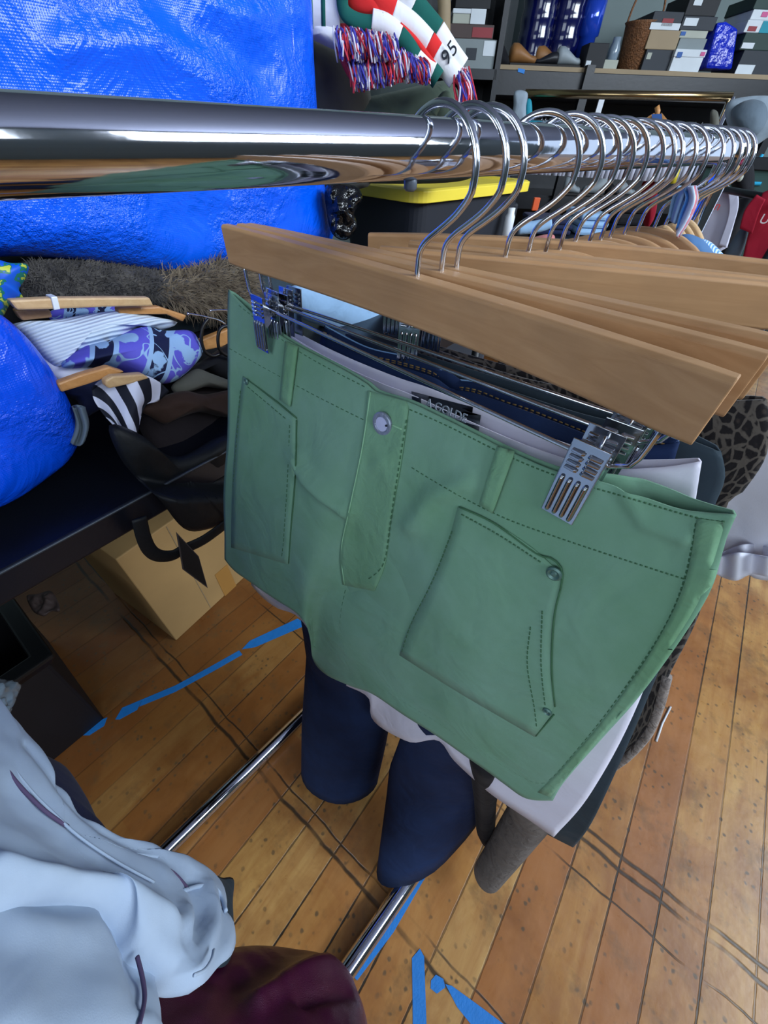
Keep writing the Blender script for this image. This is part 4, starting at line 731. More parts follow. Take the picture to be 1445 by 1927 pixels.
# blue bags
big = thing('blue_bag', 'big crinkled blue tarp bag filling the upper left', 'bag', atD(300, 500, .85))
def bigp(x, y): return atD(x, y, .80 + .0001 * (300 - x) * 0)
pillow('sack', [(-260, -200), (200, -260), (560, -200), (576, -40), (584, 80), (591, 190), (603, 320), (617, 400), (627, 452), (604, 466), (530, 484), (440, 492), (345, 516), (260, 508), (150, 492), (40, 482), (-60, 486), (-260, 480)], bigp, 'blue_tarp', NT, .07, .34, parent=big, N=150, K=40, pw=7, wr=.014, wf=4, creases=[([(190, -60), (330, 60), (430, 130)], -.010, 46), ([(430, -40), (520, 60), (550, 110)], -.008, 36), ([(80, 90), (250, 85), (400, 170)], .007, 40), ([(300, 20), (430, 40), (560, 30)], .006, 30), ([(430, 490), (520, 440), (610, 430)], .007, 34), ([(300, 400), (420, 410), (560, 380)], -.006, 40), ([(60, 440), (200, 430)], .006, 40)])
_, _B = None, None
f = curve([atD(x, y, .755) for x, y in [(540, -60), (548, 40), (552, 120), (556, 200), (566, 330), (585, 460)]]); MB().tube([f(i / 40) for i in range(41)], .004, 8).build('side_seam', 'blue_tarp', big, smooth=True)
pillow('small_blue_bag', [(-160, 500), (-20, 580), (20, 606), (62, 648), (100, 700), (130, 755), (149, 812), (128, 862), (80, 902), (30, 935), (-30, 960), (-160, 990)], P_(.63, 0, 700), 'blue_tarp_deep', NT, .05, .10, N=100, K=24, pw=4, wr=.014, wf=6, label='smaller blue tarp bag on the table at the left edge', cat='bag')
# puffer, tote and its load
pillow('black_bundle', [(612, 352), (640, 345), (672, 352), (682, 375), (668, 400), (672, 430), (650, 452), (625, 440), (615, 400)], lambda x, y: atT(x, y, 1.06), 'glossy_black', -ray(645, 400), .03, .05, wr=.02, wf=30, label='shiny black wrapped bundle between the blue bag and yellow lid', cat='bundle')
lz = 1.015
tote = thing('storage_tote', 'black storage tote with a bright yellow lid', 'tote', (0, 0, 0))
ca = atZ(790, 383, lz - .028); cb = atZ(1003, 358, lz - .028); ul = (cb - ca).normalized(); vl = V((-ul.y, ul.x, 0)); 
if vl.x > 0: vl = -vl
ROOT[tote] = Matrix.Translation(V((ca.x, ca.y, tz))); tote.location = (ca.x, ca.y, tz); Lt = min((cb - ca).length, .72)
def rr(l0, l1, w0, w1, z, r=.05, n=6):
    pts = []
    for (cx, cy, a0) in ((l1 - r, w1 - r, 0), (l0 + r, w1 - r, 90), (l0 + r, w0 + r, 180), (l1 - r, w0 + r, 270)):
        for k in range(n + 1): a = math.radians(a0 + 90 * k / n); pts.append(ca + ul * (cx + r * math.cos(a)) + vl * (cy + r * math.sin(a)) + UPV * (z - ca.z))
    return pts
MB().loft([rr(.05, Lt - .05, .05, .35, tz), rr(.025, Lt - .025, .02, .38, lz - .02)]).build('tub', 'tote_dark', tote, smooth=False, bevel=.004)
MB().loft([rr(-.005, Lt, 0, .40, lz - .03), rr(-.005, Lt, 0, .40, lz - .004), rr(.005, Lt - .008, .008, .392, lz), rr(.04, Lt - .04, .04, .36, lz), rr(.05, Lt - .05, .05, .35, lz - .006)]).build('lid', 'lid_yellow', tote, smooth=False, bevel=.003)
vt = -ray(700, 200)
pillow('gray_blanket', [(575, 70), (600, 78), (650, 105), (690, 150), (700, 220), (695, 330), (690, 352), (600, 352), (575, 200)], lambda x, y: atT(x, y, 1.28), 'taupe_cloth', vt, .05, .08, label='taupe grey blanket folded behind the blue bag', cat='blanket')
olv = pillow('olive_jacket', [(640, 215), (680, 187), (740, 172), (830, 152), (852, 158), (868, 182), (884, 212), (890, 280), (880, 338), (690, 345), (650, 330)], lambda x, y: atT(x, y, 1.3), 'olive_cloth', vt, .06, .1, wr=.012, wf=12, pw=5, label='folded olive green jacket on top of the tote', cat='jacket')
f = curve([atT(x, y, 1.225) for x, y in [(815, 215), (828, 190), (840, 180), (850, 195), (856, 215)]]); MB().tube([f(i / 20) for i in range(21)], .008, 8).build('cloth_fold', 'olive_cloth', olv[0], smooth=True)
def ribbon(name, segs, r, t0, label, m0='scarf_white', flat=.85, parent=None):
    allp = [p for s in segs for p in s[0]]; root = thing(name, label, 'scarf', atT(*allp[-1], t0), 0, 'knitted football scarves on the tote')
    for k, (pts, m) in enumerate(segs):
        f = curve([atT(x, y, t0) for x, y in pts]); P = [f(i / 24) for i in range(25)]
        MB().tube(P, r, 16, flat=(-ray(*pts[0]), flat)).build({'scarf_white': 'white_band', 'scarf_red': 'red_band', 'scarf_green': 'green_band'}[m], m, root, smooth=True, label={'scarf_white': None, 'scarf_red': 'red knit band', 'scarf_green': 'dark green knit band'}[m])
    return root
W_, R_, G_ = 'scarf_white', 'scarf_red', 'scarf_green'
rs1 = ribbon('knit_scarf', [([(735, -40), (760, -15), (778, 10)], W_), ([(778, 10), (800, 36), (822, 62)], G_), ([(822, 62), (845, 98), (868, 130)], W_)], .0185, 1.20, 'knitted scarf with a green band and the number 95, right')
rs2 = ribbon('knit_scarf', [([(690, -30), (715, 0), (740, 25)], R_), ([(740, 25), (775, 50), (806, 82)], W_), ([(806, 82), (812, 90), (820, 102)], R_), ([(820, 102), (838, 122), (857, 147)], W_)], .0175, 1.185, 'knitted scarf with red bands, middle of the three')
rs3 = ribbon('knit_scarf', [([(700, 40), (725, 48), (752, 68)], W_), ([(752, 68), (768, 85), (783, 110)], G_), ([(783, 110), (798, 124), (814, 138)], W_), ([(814, 138), (818, 142), (824, 150)], G_)], .0155, 1.17, 'knitted scarf with dark green bands, lowest of the three')
a = atT(846, 100, 1.17); text('95', .03, 'lettering_dark', 'number', rs1, a, atT(862, 82, 1.17) - atT(838, 118, 1.17), V((-.2, -.2, 1)), .002)
f = curve([atT(x, y, 1.168) for x, y in [(752, 48), (778, 72), (800, 100), (818, 124)]]); MB().tube([f(i / 20) for i in range(21)], .005, 8).build('red_edge', R_, rs3, smooth=True, label='thin red knit edge')
rs4 = thing('knit_scarf', 'rolled white and green striped scarf with red lining, top left', 'scarf', atT(640, 40, 1.2), 0, 'knitted football scarves on the tote')
f = curve([atT(x, y, 1.19) for x, y in [(560, 8), (600, 14), (640, 20)]]); Pq = [f(i / 20) for i in range(21)]; MB().tube(Pq, .036, 18, flat=(vt, .6)).build('white_roll', W_, rs4, smooth=True)
for k in (5, 11): MB().tube(Pq[k:k + 3], .0368, 18, flat=(vt, .6)).build('green_stripe', G_, rs4, smooth=True)
f = curve([atT(x, y, 1.165) for x, y in [(650, -35), (644, -5), (648, 22), (668, 38), (695, 44), (722, 40)]]); MB().tube([f(i / 30) for i in range(31)], .011, 10, flat=(vt, .6)).build('green_border', G_, rs4, smooth=True)
pillow('red_lining', [(655, -30), (690, -25), (725, 5), (735, 22), (728, 36), (695, 35), (665, 28), (650, 5)], lambda x, y: atT(x, y, 1.185), R_, vt, .012, .012, parent=rs4)
pillow('knit_roll', [(575, 42), (605, 40), (640, 46), (652, 62), (645, 95), (625, 92), (590, 76), (575, 70)], lambda x, y: atT(x, y, 1.2), W_, vt, .03, .03, label='plain white knit roll just left of the yarn fringe', cat='scarf')
def fringe(parent, name, x0, x1, fy0, fy1, t, n, m, seed, rad=.0016):
    random.seed(seed); mb = MB()
    for k in range(n):
        u = random.random(); x = lerp(x0, x1, u); a = atT(x + random.uniform(-5, 5), fy0(u) + random.uniform(-6, 14), t + random.uniform(-.02, .01)); b = atT(x + random.uniform(2, 18), fy1(u) + random.uniform(-16, 6), t - .02 + random.uniform(-.02, .015)); mid = (a + b) / 2 + V((random.uniform(-.006, .006), random.uniform(-.006, .006), .006)) - ray(x, 100) * .012
        f = curve([a, mid, b]); mb.tube([f(i / 6) for i in range(7)], rad, 5)
    return mb.build(name, m, parent, smooth=True, kind='stuff')
fs = thing('fringed_scarf', 'thick red, white and blue yarn fringe over the grey blanket', 'scarf', atT(690, 170, 1.16))
pillow('yarn_mat', [(628, 52), (660, 44), (700, 50), (740, 70), (790, 110), (808, 155), (760, 150), (700, 150), (668, 160), (640, 115)], lambda x, y: atT(x, y, 1.18), 'yarn_red', vt, .01, .02, parent=fs)
for m, s in (('yarn_red', 1), ('yarn_blue', 2), ('yarn_white', 3)):
    fringe(fs, {'yarn_red': 'red_yarn', 'yarn_blue': 'blue_yarn', 'yarn_white': 'white_yarn'}[m], 632, 742, lambda u: 52 + 16 * u, lambda u: 112 + 4 * u, 1.15, 70, m, s)
    fringe(fs, {'yarn_red': 'red_yarn', 'yarn_blue': 'blue_yarn', 'yarn_white': 'white_yarn'}[m], 652, 742, lambda u: 110, lambda u: 172 - 18 * u, 1.16, 60, m, s + 5)
    fringe(fs, {'yarn_red': 'red_yarn', 'yarn_blue': 'blue_yarn', 'yarn_white': 'white_yarn'}[m], 735, 795, lambda u: 85 + 30 * u, lambda u: 150 + 6 * u, 1.16, 50, m, s + 9)
for m, s in (('yarn_red', 21), ('yarn_white', 22), ('yarn_blue', 23)):
    fringe(rs2, 'fringe', 856, 872, lambda u: 142 - 8 * u, lambda u: 208, 1.17, 16 if m == 'yarn_red' else 7, m, s); fringe(rs1, 'fringe', 866, 882, lambda u: 130, lambda u: 195, 1.2, 16 if m == 'yarn_red' else 7, m, s + 4)
# ------------------------------------------------------------------ floor tape
def tape(pts, label):
    mb = MB(); mb.prism([atZ(x, y, .0004) for x, y in pts], UPV, .0005); mb.build('tape_strip', 'tape_blue', label=label, cat='tape', group='blue tape on the floor')
tape([(155, 1384), (170, 1362), (202, 1350), (196, 1366), (168, 1384)], 'short blue tape piece at the left end by the black bin')
tape([(217, 1354), (230, 1332), (268, 1316), (258, 1336), (225, 1354)], 'blue tape piece second from the left by the bin')
tape([(262, 1330), (268, 1316), (330, 1290), (395, 1255), (450, 1224), (456, 1232), (400, 1264), (330, 1302)], 'long blue tape strip crossing in front of the cardboard box')
tape([(455, 1222), (470, 1206), (560, 1164), (572, 1172), (568, 1180), (480, 1218)], 'blue tape strip reaching under the left edge of the shorts')
tape([(665, 1838), (700, 1792), (770, 1680), (832, 1584), (832, 1602), (795, 1660), (740, 1755), (672, 1845)], 'blue tape strip running along the chrome base bar')
tape([(775, 1803), (790, 1785), (798, 1800), (803, 1945), (777, 1945), (776, 1860)], 'upright blue tape strip at the bottom of the photo')
tape([(811, 1845), (820, 1834), (834, 1842), (838, 1858), (822, 1870), (810, 1860)], 'small torn blue tape scrap between the two bottom strips')
tape([(838, 1852), (850, 1855), (905, 1895), (965, 1940), (900, 1945), (860, 1895)], 'slanting blue tape strip at the bottom of the photo')
MB().tube([atZ(1262, 1330, .002), atZ(1246, 1362, .003), atZ(1235, 1395, .002)], .0025, 6).build('floor_splinter', 'white_plastic', smooth=True, label='pale splinter lying in a floor crack right of the shorts', cat='splinter')
# ------------------------------------------------------------------ far shelving and its goods
SD = 3.65; szp = bk(1167, 130, SD).z
shf = thing('shelving_unit', 'tall dark metal shelving against the back wall', 'shelf', NB * 3.9)
BX = (E1, NB, UPV)
def bl(x, y, d=SD): p = bk(x, y, d); return p
lft = bk(840, 130, SD).dot(E1); rgt = bk(1600, 130, SD).dot(E1)
def bpt(e, d, z): return E1 * e + NB * d + UPV * z
em = (lft + rgt) / 2; ew_ = rgt - lft
MB().box(bpt(em, SD + .25, szp - .012), (ew_, .5, .024), BX).build('shelf_board', 'box_tan', shf); 
MB().box(bpt(em, SD + .005, szp - .075), (ew_, .03, .11), BX).build('shelf_beam', 'dark_metal', shf, bevel=.003)
for z in (.80, .28): MB().box(bpt(em, SD + .25, z), (ew_, .5, .03), BX).build('shelf_board', 'dark_metal', shf); MB().box(bpt(em, SD + .005, z - .03), (ew_, .03, .07), BX).build('shelf_beam', 'dark_metal', shf)
MB().box(bpt(em, SD + .515, .75), (ew_, .02, 1.35), BX).build('back_panel', 'dark_metal', shf)
for x in (1105, 1500):
    e = bk(x, 140, SD).dot(E1); MB().box(bpt(e, SD - .02, .72), (.05, .05, 1.44), BX).build('post', 'dark_metal', shf)
e = bk(1110, 170, SD).dot(E1); MB().box(bpt(e + .08, SD - .03, 1.26), (.035, .012, .16), BX).build('paper_tag', 'post_white', shf)
def bgbox(name, x0, x1, yb, yt, m, label, d=SD + .05, dep=.28, zb=None, cat='box', lid=None, patch_=None, group=None):
    a, b = bk(x0, yb, d), bk(x1, yb, d); e0, e1 = a.dot(E1), b.dot(E1); z0 = szp if zb is None else zb; z1 = bk((x0 + x1) / 2, yt, d).z; c = bpt((e0 + e1) / 2, d + dep / 2, z0); r = thing(name, label, cat, c, 0, group); w = e1 - e0; h = max(.01, z1 - z0)
    if lid:
        MB().box(c + UPV * (h * .34), (w * .97, dep * .97, h * .68), BX).build('base', m, r, bevel=.003); MB().box(c + UPV * (h * .83), (w, dep, h * .34), BX).build('lid', lid, r, bevel=.003)
    else: MB().box(c + UPV * h / 2, (w, dep, h), BX).build('carton', m, r, bevel=.003)
    for (pm, u0, u1, v0, v1, nm) in (patch_ or []): MB().box(bpt(e0 + w * (u0 + u1) / 2, d - .0015, z0 + h * (v0 + v1) / 2), (w * (u1 - u0), .002, h * (v1 - v0)), BX).build(nm, pm, r)
    return z1
bgbox('shoe_box', 1122, 1161, 125, 112, 'box_cream', 'low cream tray left of the wicker basket')
z = bgbox('shoe_box', 1207, 1258, 126, 93, 'box_dark', 'dark shoe box at the bottom beside the basket', patch_=[('box_cream', .06, .22, .55, .85, 'sticker')]); z = bgbox('shoe_box', 1213, 1271, 93, 56, 'box_tan', 'tan kraft shoe box on the dark box', zb=z)
bgbox('shoe_box', 1221, 1277, 56, 21, 'box_dark', 'black and white shoe box with a red print', zb=z, patch_=[('box_white', 0, 1, 0, .38, 'white_band'), ('print_red', .35, .72, .2, .62, 'red_print')])
z = bgbox('shoe_box', 1260, 1318, 128, 92, 'box_white', 'white shoe box with blue and pink dots on the shelf edge', lid='box_white', patch_=[('print_blue', .08, .24, .62, .86, 'blue_dot'), ('print_pink', .82, .96, .72, .9, 'pink_dot')], d=SD + .02)
z = bgbox('shoe_box', 1273, 1324, 92, 72, 'box_gray', 'grey shoe box on the white box', zb=z); z = bgbox('shoe_box', 1275, 1328, 72, 57, 'box_cream', 'thin cream box above the grey box', zb=z, patch_=[('print_blue', .05, .22, .3, .8, 'blue_dot')])
z = bgbox('shoe_box', 1278, 1342, 57, 30, 'box_dark', 'dark grey shoe box with a white label', zb=z, patch_=[('box_white', .06, .45, .3, .85, 'label_sticker')]); bgbox('shoe_box', 1287, 1346, 30, -14, 'box_black', 'topmost black shoe box of the tall stack', zb=z, patch_=[('box_white', .16, .42, .45, .85, 'label_sticker')])
z = bgbox('shoe_box', 1385, 1470, 131, 95, 'box_dark', 'dark shoe box with a white end low at the right', patch_=[('box_white', 0, .38, 0, .42, 'white_end')]); z = bgbox('shoe_box', 1390, 1470, 95, 62, 'box_green', 'dark green shoe box second up at the right', zb=z, patch_=[('box_white', .02, .3, .08, .42, 'label_sticker')])
z = bgbox('shoe_box', 1398, 1470, 62, 38, 'box_white', 'white and teal shoe box at the right', zb=z, patch_=[('box_teal', .4, 1, 0, .95, 'teal_panel'), ('print_red', .08, .3, .1, .5, 'dark_print')]); z = bgbox('shoe_box', 1410, 1470, 38, 18, 'box_white', 'white shoe box with a purple mark at the right', zb=z, patch_=[('print_pink', .3, .5, .3, .8, 'purple_mark')]); bgbox('shoe_box', 1416, 1470, 18, -10, 'box_green', 'topmost dark box of the right stack', zb=z)
bs = thing('wicker_basket', 'brown wicker basket with a thin arched handle', 'basket', bk(1185, 125, SD + .15)); c = bk(1186, 124, SD + .15); c.z = szp
MB().lathe(c, [(.075, 0), (.10, .19), (.108, .2), (.10, .2), (.07, .01)], 24).build('body', 'basket_wicker', bs, smooth=True)
MB().tube([c + E1 * .1 * math.cos(a) + UPV * (.19 + .19 * math.sin(a)) for a in [PI * i / 24 for i in range(25)]], .006, 8).build('handle', 'basket_wicker', bs, smooth=True)
a0 = bk(1352, 129, SD + .12); ph = [bk(x, y, SD + .06) for x, y in [(1328, 129), (1350, 42), (1368, 40), (1390, 54), (1378, 131)]]
MB().prism(ph, NB, .16).build('gift_bag', 'blue_wrap', bevel=.012, label='shiny dark blue bag leaning between the box stacks', cat='bag')
for x, lb, tp in ((1005, 'dark blue ribbed water jug, left of two', -30), (1056, 'dark blue ribbed water jug, right of two', -40)):
    c = bk(x, 84, SD + .28); c.z = szp; r = .125 if x > 1020 else .11; pr = [(r * .92, 0)]
    for i in range(22): z = .01 + i * .027; pr.append((r * (1 - .05 * (i % 3 == 0)), z))
    pr += [(r * .5, .64), (.03, .68), (.03, .72)]; MB().lathe(c, pr, 26).build('water_jug', 'jug_blue', smooth=True, label=lb, cat='jug', group='blue water jugs')
c = bk(1092, 122, SD + .2); c.z = szp; j = MB().lathe(c, [(.055, 0), (.055, .05)], 20)
c.z = szp; MB().lathe(c, [(.05, 0), (.05, .14), (.064, .145), (.066, .28), (.058, .285), (.052, .16)], 24).build('metallic_jar', 'mug_blue', smooth=True, label='shiny blue metallic jar beside the black box', cat='jar')
bgbox('camera_box', 1099, 1136, 124, 80, 'box_black', 'small black box right of the metallic jar', dep=.14, patch_=[('box_white', .05, .3, .05, .3, 'sticker')], d=SD + .02)
c = bk(1147, 124, SD + .14); c.z = szp; MB().lathe(c, [(.03, 0), (.034, .09), (.024, .12), (.024, .14)], 18).build('glass_bottle', 'clear_gray', smooth=True, label='grey glass bottle just left of the basket', cat='bottle')
def shoe(x0, x1, yb, yt, m, label, d=SD + .04, zb=None, toe=1, hi=False):
    a, b = bk(x0, yb, d), bk(x1, yb, d); z0 = szp if zb is None else zb; L = (b - a).dot(E1); h = bk((x0 + x1) / 2, yt, d).z - z0; r = thing('shoe', label, 'shoe', (a + b) / 2 * 1, 0, 'shoes on the far shelves'); e0 = a.dot(E1); rings = []
    for i in range(13):
        t = i / 12; s = t if toe > 0 else 1 - t; hh = h * (1 if t < .28 else max(.42, 1 - (t - .28) * 1.15)); w = .045 * (.75 + .45 * math.sin(PI * min(1, .15 + t * .9))); k = .55 if i in (0, 12) else 1
        rings.append([bpt(e0 + L * s, d + .05 + w * math.cos(q) * k, z0 + .012 + hh * (.5 + .5 * math.sin(q)) * (k * .5 + .5)) for q in [2 * PI * j / 14 for j in range(14)]])
    MB().loft(rings).build('upper', m, r, smooth=True); MB().box(bpt(e0 + L / 2, d + .05, z0 + .007), (abs(L) * .98, .085, .014), BX).build('sole', 'sole_dark', r, bevel=.004); return z0 + h
shoe(958, 1010, 124, 84, 'shoe_tan', 'tan boot lying at the left of the shoe row'); shoe(1004, 1062, 124, 88, 'shoe_tan', 'tan leather shoe behind the black shoes', d=SD + .15); shoe(1006, 1052, 124, 100, 'shoe_dark', 'black shoe in front of the tan shoes', toe=-1); shoe(1046, 1094, 124, 90, 'shoe_gray', 'grey sneaker with pale edge by the metallic jar')
shoe(889, 928, 124, 100, 'shoe_gray', 'crumpled white sneaker left of the black pointed bag')
pillow('black_pouch', [(922, 92), (942, 80), (954, 98), (957, 124), (925, 126), (918, 105)], lambda x, y: bk(x, y, SD + .07), 'black_cloth', -NB, .04, .06, label='black pointed pouch on the shelf beside the white boxes', cat='pouch')
MB().prism([bk(x, y, SD - .013) for x, y in [(975, 128), (988, 131), (986, 139), (974, 135)]], -NB, .001).build('shelf_sticker', 'tape_blue', label='blue tape scrap stuck on the shelf beam', cat='tape')
# side cabinet with boxes, left of the bright trim
cz = bk(870, 128, 3.3).z; cab = thing('side_cabinet', 'dark cabinet of boxes left of the bright wall trim', 'cabinet', bk(880, 300, 3.5)); AXC = (E1, NB, UPV)
e0, e1 = bk(800, 128, 3.3).dot(E1), bk(936, 128, 3.3).dot(E1)
MB().box(bpt((e0 + e1) / 2, 3.45, cz - .02), (e1 - e0, .30, .04), BX).build('shelf_board', 'dark_metal', cab)
for e in (e0, e1): MB().box(bpt(e, 3.45, .95), (.03, .30, 1.9), BX).build('side_panel', 'dark_metal', cab)
MB().box(bpt((e0 + e1) / 2, 3.60, .95), (e1 - e0, .02, 1.9), BX).build('back_panel', 'dark_metal', cab)
k = dict(d=3.32, dep=.26)
z = bgbox('shoe_box', 850, 928, 128, 73, 'box_gray', 'pale grey box with a dark label in the side cabinet', zb=cz, patch_=[('box_dark', .3, .55, .3, .7, 'dark_label'), ('box_white', .7, .98, .45, .95, 'white_panel')], **k)
z = bgbox('shoe_box', 838, 927, 73, 45, 'box_brown', 'brown box with a red end in the side cabinet', zb=z, patch_=[('print_red', .55, .98, .1, .8, 'red_panel')], **k)
z = bgbox('shoe_box', 850, 912, 45, 16, 'box_cream', 'white lidded box on the brown box', zb=z, lid='box_white', patch_=[('box_white', .55, 1, 0, 1, 'white_end')], **k); bgbox('shoe_box', 856, 922, 16, -20, 'box_black', 'black box topmost in the side cabinet', zb=z, **k)
MB().tube([bk(832, -40, 2.9), bk(836, 10, 2.9), bk(836, 60, 2.9), bk(826, 90, 2.9)], .03, 12).build('paper_roll', 'box_tan', smooth=True, label='tan paper roll standing behind the knitted scarves', cat='roll')
# books in the dark shelf
random.seed(5); xx = 1192
bz = bk(1270, 186, SD + .12).z
MB().box(bpt(em, SD + .27, bz - .012), (ew_, .44, .02), BX).build('shelf_board', 'dark_metal', shf)
while xx < 1354:
    if 1252 < xx < 1257: xx += 5; continue
    w = random.uniform(6, 10); a, b = bk(xx, 186, SD + .1), bk(xx + w - .8, 186, SD + .1); e0, e1 = a.dot(E1), b.dot(E1); hh = bk(xx, 170 + .06 * (xx - 1192), SD + .1).z - bz
    m = 'print_blue' if 1296 < xx < 1304 else random.choice(['book_pale', 'book_pale', 'book_gray'])
    MB().box(bpt((e0 + e1) / 2, SD + .18, bz + max(.05, hh) / 2), (e1 - e0, .15, max(.05, hh)), BX).build('book', m, bevel=.002, cat='book', label='blue spined book among the pale books on the dark shelf' if m == 'print_blue' else 'pale book in the row inside the dark shelving', group='books in the dark shelving')
    xx += w
# ------------------------------------------------------------------ second clothes rack with white clothes
t1 = 2.95; pA = atT(988, 176, t1); pB = hit(1366, 206, (0, 0, pA.z), UPV)
if (pB - EYE).length > 3.6 or (pB - EYE).dot(ray(1366, 206)) < 0: pB = atT(1366, 206, 3.0)
pB.z = pA.z; dr2 = (pB - pA).normalized(); nr2 = V((-dr2.y, dr2.x, 0)); nr2 = nr2 if nr2.dot(V((-.45, .89, 0))) > 0 else -nr2
r2 = thing('clothes_rack', 'brassy clothes rack full of white garments at the back', 'clothes rack', V(((pA.x + pB.x) / 2, (pA.y + pB.y) / 2, 0)))
L2 = (pB - pA).length
MB().tube([pA, (pA + pB) / 2, pB], .016, 16).build('top_rail', 'brass', r2, smooth=True)
lo = UPV * -.10; MB().tube([pA + lo, (pA + pB) / 2 + lo, pB + lo], .010, 14).build('hanging_rail', 'chrome_wire', r2, smooth=True)
for p in (pA, pB): MB().tube([V((p.x, p.y, .04)), p], .014, 14).build('upright', 'chrome_wire', r2, smooth=True)
for p in (pA, pB): MB().tube([V((p.x, p.y, .04)) - nr2 * .25, V((p.x, p.y, .04)) + nr2 * .25], .014, 12).build('foot', 'chrome_wire', r2, smooth=True)
random.seed(9); g0 = None; ng = 34
for k in range(ng):
    s = .12 + .80 * k / (ng - 1) + random.uniform(-.006, .006); p = pA + dr2 * L2 * s - UPV * .10; rz = math.atan2(dr2.y, dr2.x) + random.uniform(-.015, .015)
    if g0 is None:
        g0 = thing('hanging_shirt', 'white shirt packed in the row on the back clothes rack', 'shirt', p, rz, 'white shirts on the back clothes rack'); rings = []
        for i in range(9):
            y = -.2 + .4 * i / 8; a = abs(y) / .2; zt = -.065 - .03 * a ** 1.3; rings.append([V((-.008, y, -.19)), V((.010, y, -.19)), V((.012, y, zt - .02)), V((.004, y, zt)), V((-.004, y, zt)), V((-.012, y, zt - .02))])
        MB().loft(rings).build('cloth', 'tee_white', g0, smooth=True, local=True)
        MB().tube([V((0, 0, -.085)), V((0, .0, -.05)), V((0, .014, -.03)), V((0, .02, -.005)), V((0, .012, .013)), V((0, 0, .016)), V((0, -.014, .008))], .002, 8).build('hanger_hook', 'chrome_wire', g0, smooth=True, local=True)
    else: dup(g0, p, rz)
pillow('gray_towel', [(969, 172), (992, 174), (990, 200), (987, 232), (963, 232), (966, 200)], lambda x, y: atT(x, y, t1 - .06), 'felt_pale', -ray(980, 200), .02, .03, label='pale grey towel over the left end of the back rack', cat='towel')
pillow('teal_towel', [(990, 190), (1000, 190), (1000, 228), (988, 230)], lambda x, y: atT(x, y, t1 - .02), 'box_teal', -ray(995, 205), .012, .02, label='teal strip of cloth beside the grey towel', cat='towel')
hg = thing('open_hanger', 'wooden hanger with a blue tag in front of the white shirts', 'hanger', atT(1236, 215, t1 - .35))
ta = t1 - .35
for a, b in (((1232, 218), (1184, 248)), ((1240, 218), (1272, 258))): MB().tube([atT(*a, ta), atT(*b, ta)], .011, 10).build('arm', 'amber_wood', hg, smooth=True)
MB().tube([atT(1236, 218, ta), atT(1238, 210, ta), atT(1236, 200, ta)], .009, 10).build('neck', 'amber_wood', hg, smooth=True); MB().prism([atT(x, y, ta - .014) for x, y in [(1226, 215), (1245, 214), (1246, 224), (1227, 225)]], -ray(1236, 218), .002).build('size_tag', 'print_blue', hg)
# little crocheted and printed things at its right end
for k, (x, y, rx, ry, m, lb) in enumerate([(1345, 232, 8, 22, 'taupe_cloth', 'brown knitted piece at the right end of the back rack'), (1333, 255, 6, 14, 'basket_wicker', 'brown cloth strip right of the white shirts'), (1352, 262, 5, 14, 'tee_white', 'white cloth strip below the brown knitted piece'), (1338, 262, 5, 10, 'red_cloth', 'dark red cloth scrap right of the white shirts')]):
    pillow('cloth_piece', [(x - rx, y - ry), (x + rx * .6, y - ry), (x + rx, y), (x + rx * .5, y + ry), (x - rx, y + ry * .9)], lambda X, Y: atT(X, Y, 2.25), m, -ray(x, y), .015, .02, label=lb, cat='cloth')
pillow('knit_beanie', [(894, 205), (920, 194), (948, 200), (955, 222), (940, 235), (900, 232)], lambda x, y: bk(x, y, 3.0), 'felt_gray', -NB, .04, .06, label='grey beanie near the left end of the back rack', cat='cap')
# hat on the rack end
ht = thing('bucket_hat', 'grey felt bucket hat hanging at the upper right', 'hat', atT(1405, 250, 2.75)); hn = (-ray(1405, 225) + V((.1, 0, -.2))).normalized()
pillow('brim', [(1364, 215), (1370, 192), (1392, 184), (1425, 180), (1455, 183), (1478, 205), (1470, 240), (1440, 262), (1412, 279), (1393, 270), (1373, 245)], lambda x, y: atT(x, y, 2.8), 'felt_pale', hn, .03, .03, parent=ht); pillow('crown', [(1376, 208), (1396, 192), (1420, 187), (1440, 196), (1444, 222), (1430, 248), (1408, 258), (1390, 246), (1379, 228)], lambda x, y: atT(x, y, 2.76), 'felt_gray', hn, .09, .03, parent=ht, pw=3)
# right edge: tee, backpack, red sweatshirt, board, on a dark stand
stz = atT(1360, 335, 2.05)
bd = thing('display_board', 'tall dark teal board behind the hanging tee', 'board', atT(1420, 480, 2.4)); n_ = ray(1420, 330); n_ = V((n_.x, n_.y, 0)).normalized(); s_ = V((-n_.y, n_.x, 0)) * -1
ctr = V((0, 0, 0)) + n_ * 2.62 + s_ * .12; MB().box(ctr + UPV * .55, (.62, .03, 1.06), (s_, n_, UPV)).build('panel', 'board_teal', bd, bevel=.003); MB().box(ctr + UPV * 1.07, (.64, .05, .04), (s_, n_, UPV)).build('top_bar', 'dark_metal', bd, bevel=.003)
for s in (-.3, .3): MB().box(ctr + s_ * s * 1.05 + UPV * .54, (.03, .04, 1.08), (s_, n_, UPV)).build('post', 'dark_metal', bd)
for (x, y, x2, y2, lb) in ((1424, 305, 1435, 290, 'short cyan tape strip slanting on the teal board'), (1410, 345, 1432, 346, 'cyan tape strip lying level on the teal board')): MB().tube([hit(x, y, ctr - n_ * .017, n_), hit(x2, y2, ctr - n_ * .017, n_)], .006, 8).build('tape_strip', 'tape_cyan', label=lb, cat='tape')
ba = atT(1338, 352, 1.8); bb_ = hit(1530, 344, (0, 0, ba.z), UPV); bb_ = ba + (atT(1530, 346, 1.5) - ba); bb_.z = ba.z
cst = thing('clothes_stand', 'dark bar stand carrying the white tee and red sweatshirt', 'clothes rack', V((bb_.x, bb_.y, 0)))
MB().tube([ba, (ba + bb_) / 2, bb_], .008, 12).build('hanging_bar', 'dark_metal', cst, smooth=True)
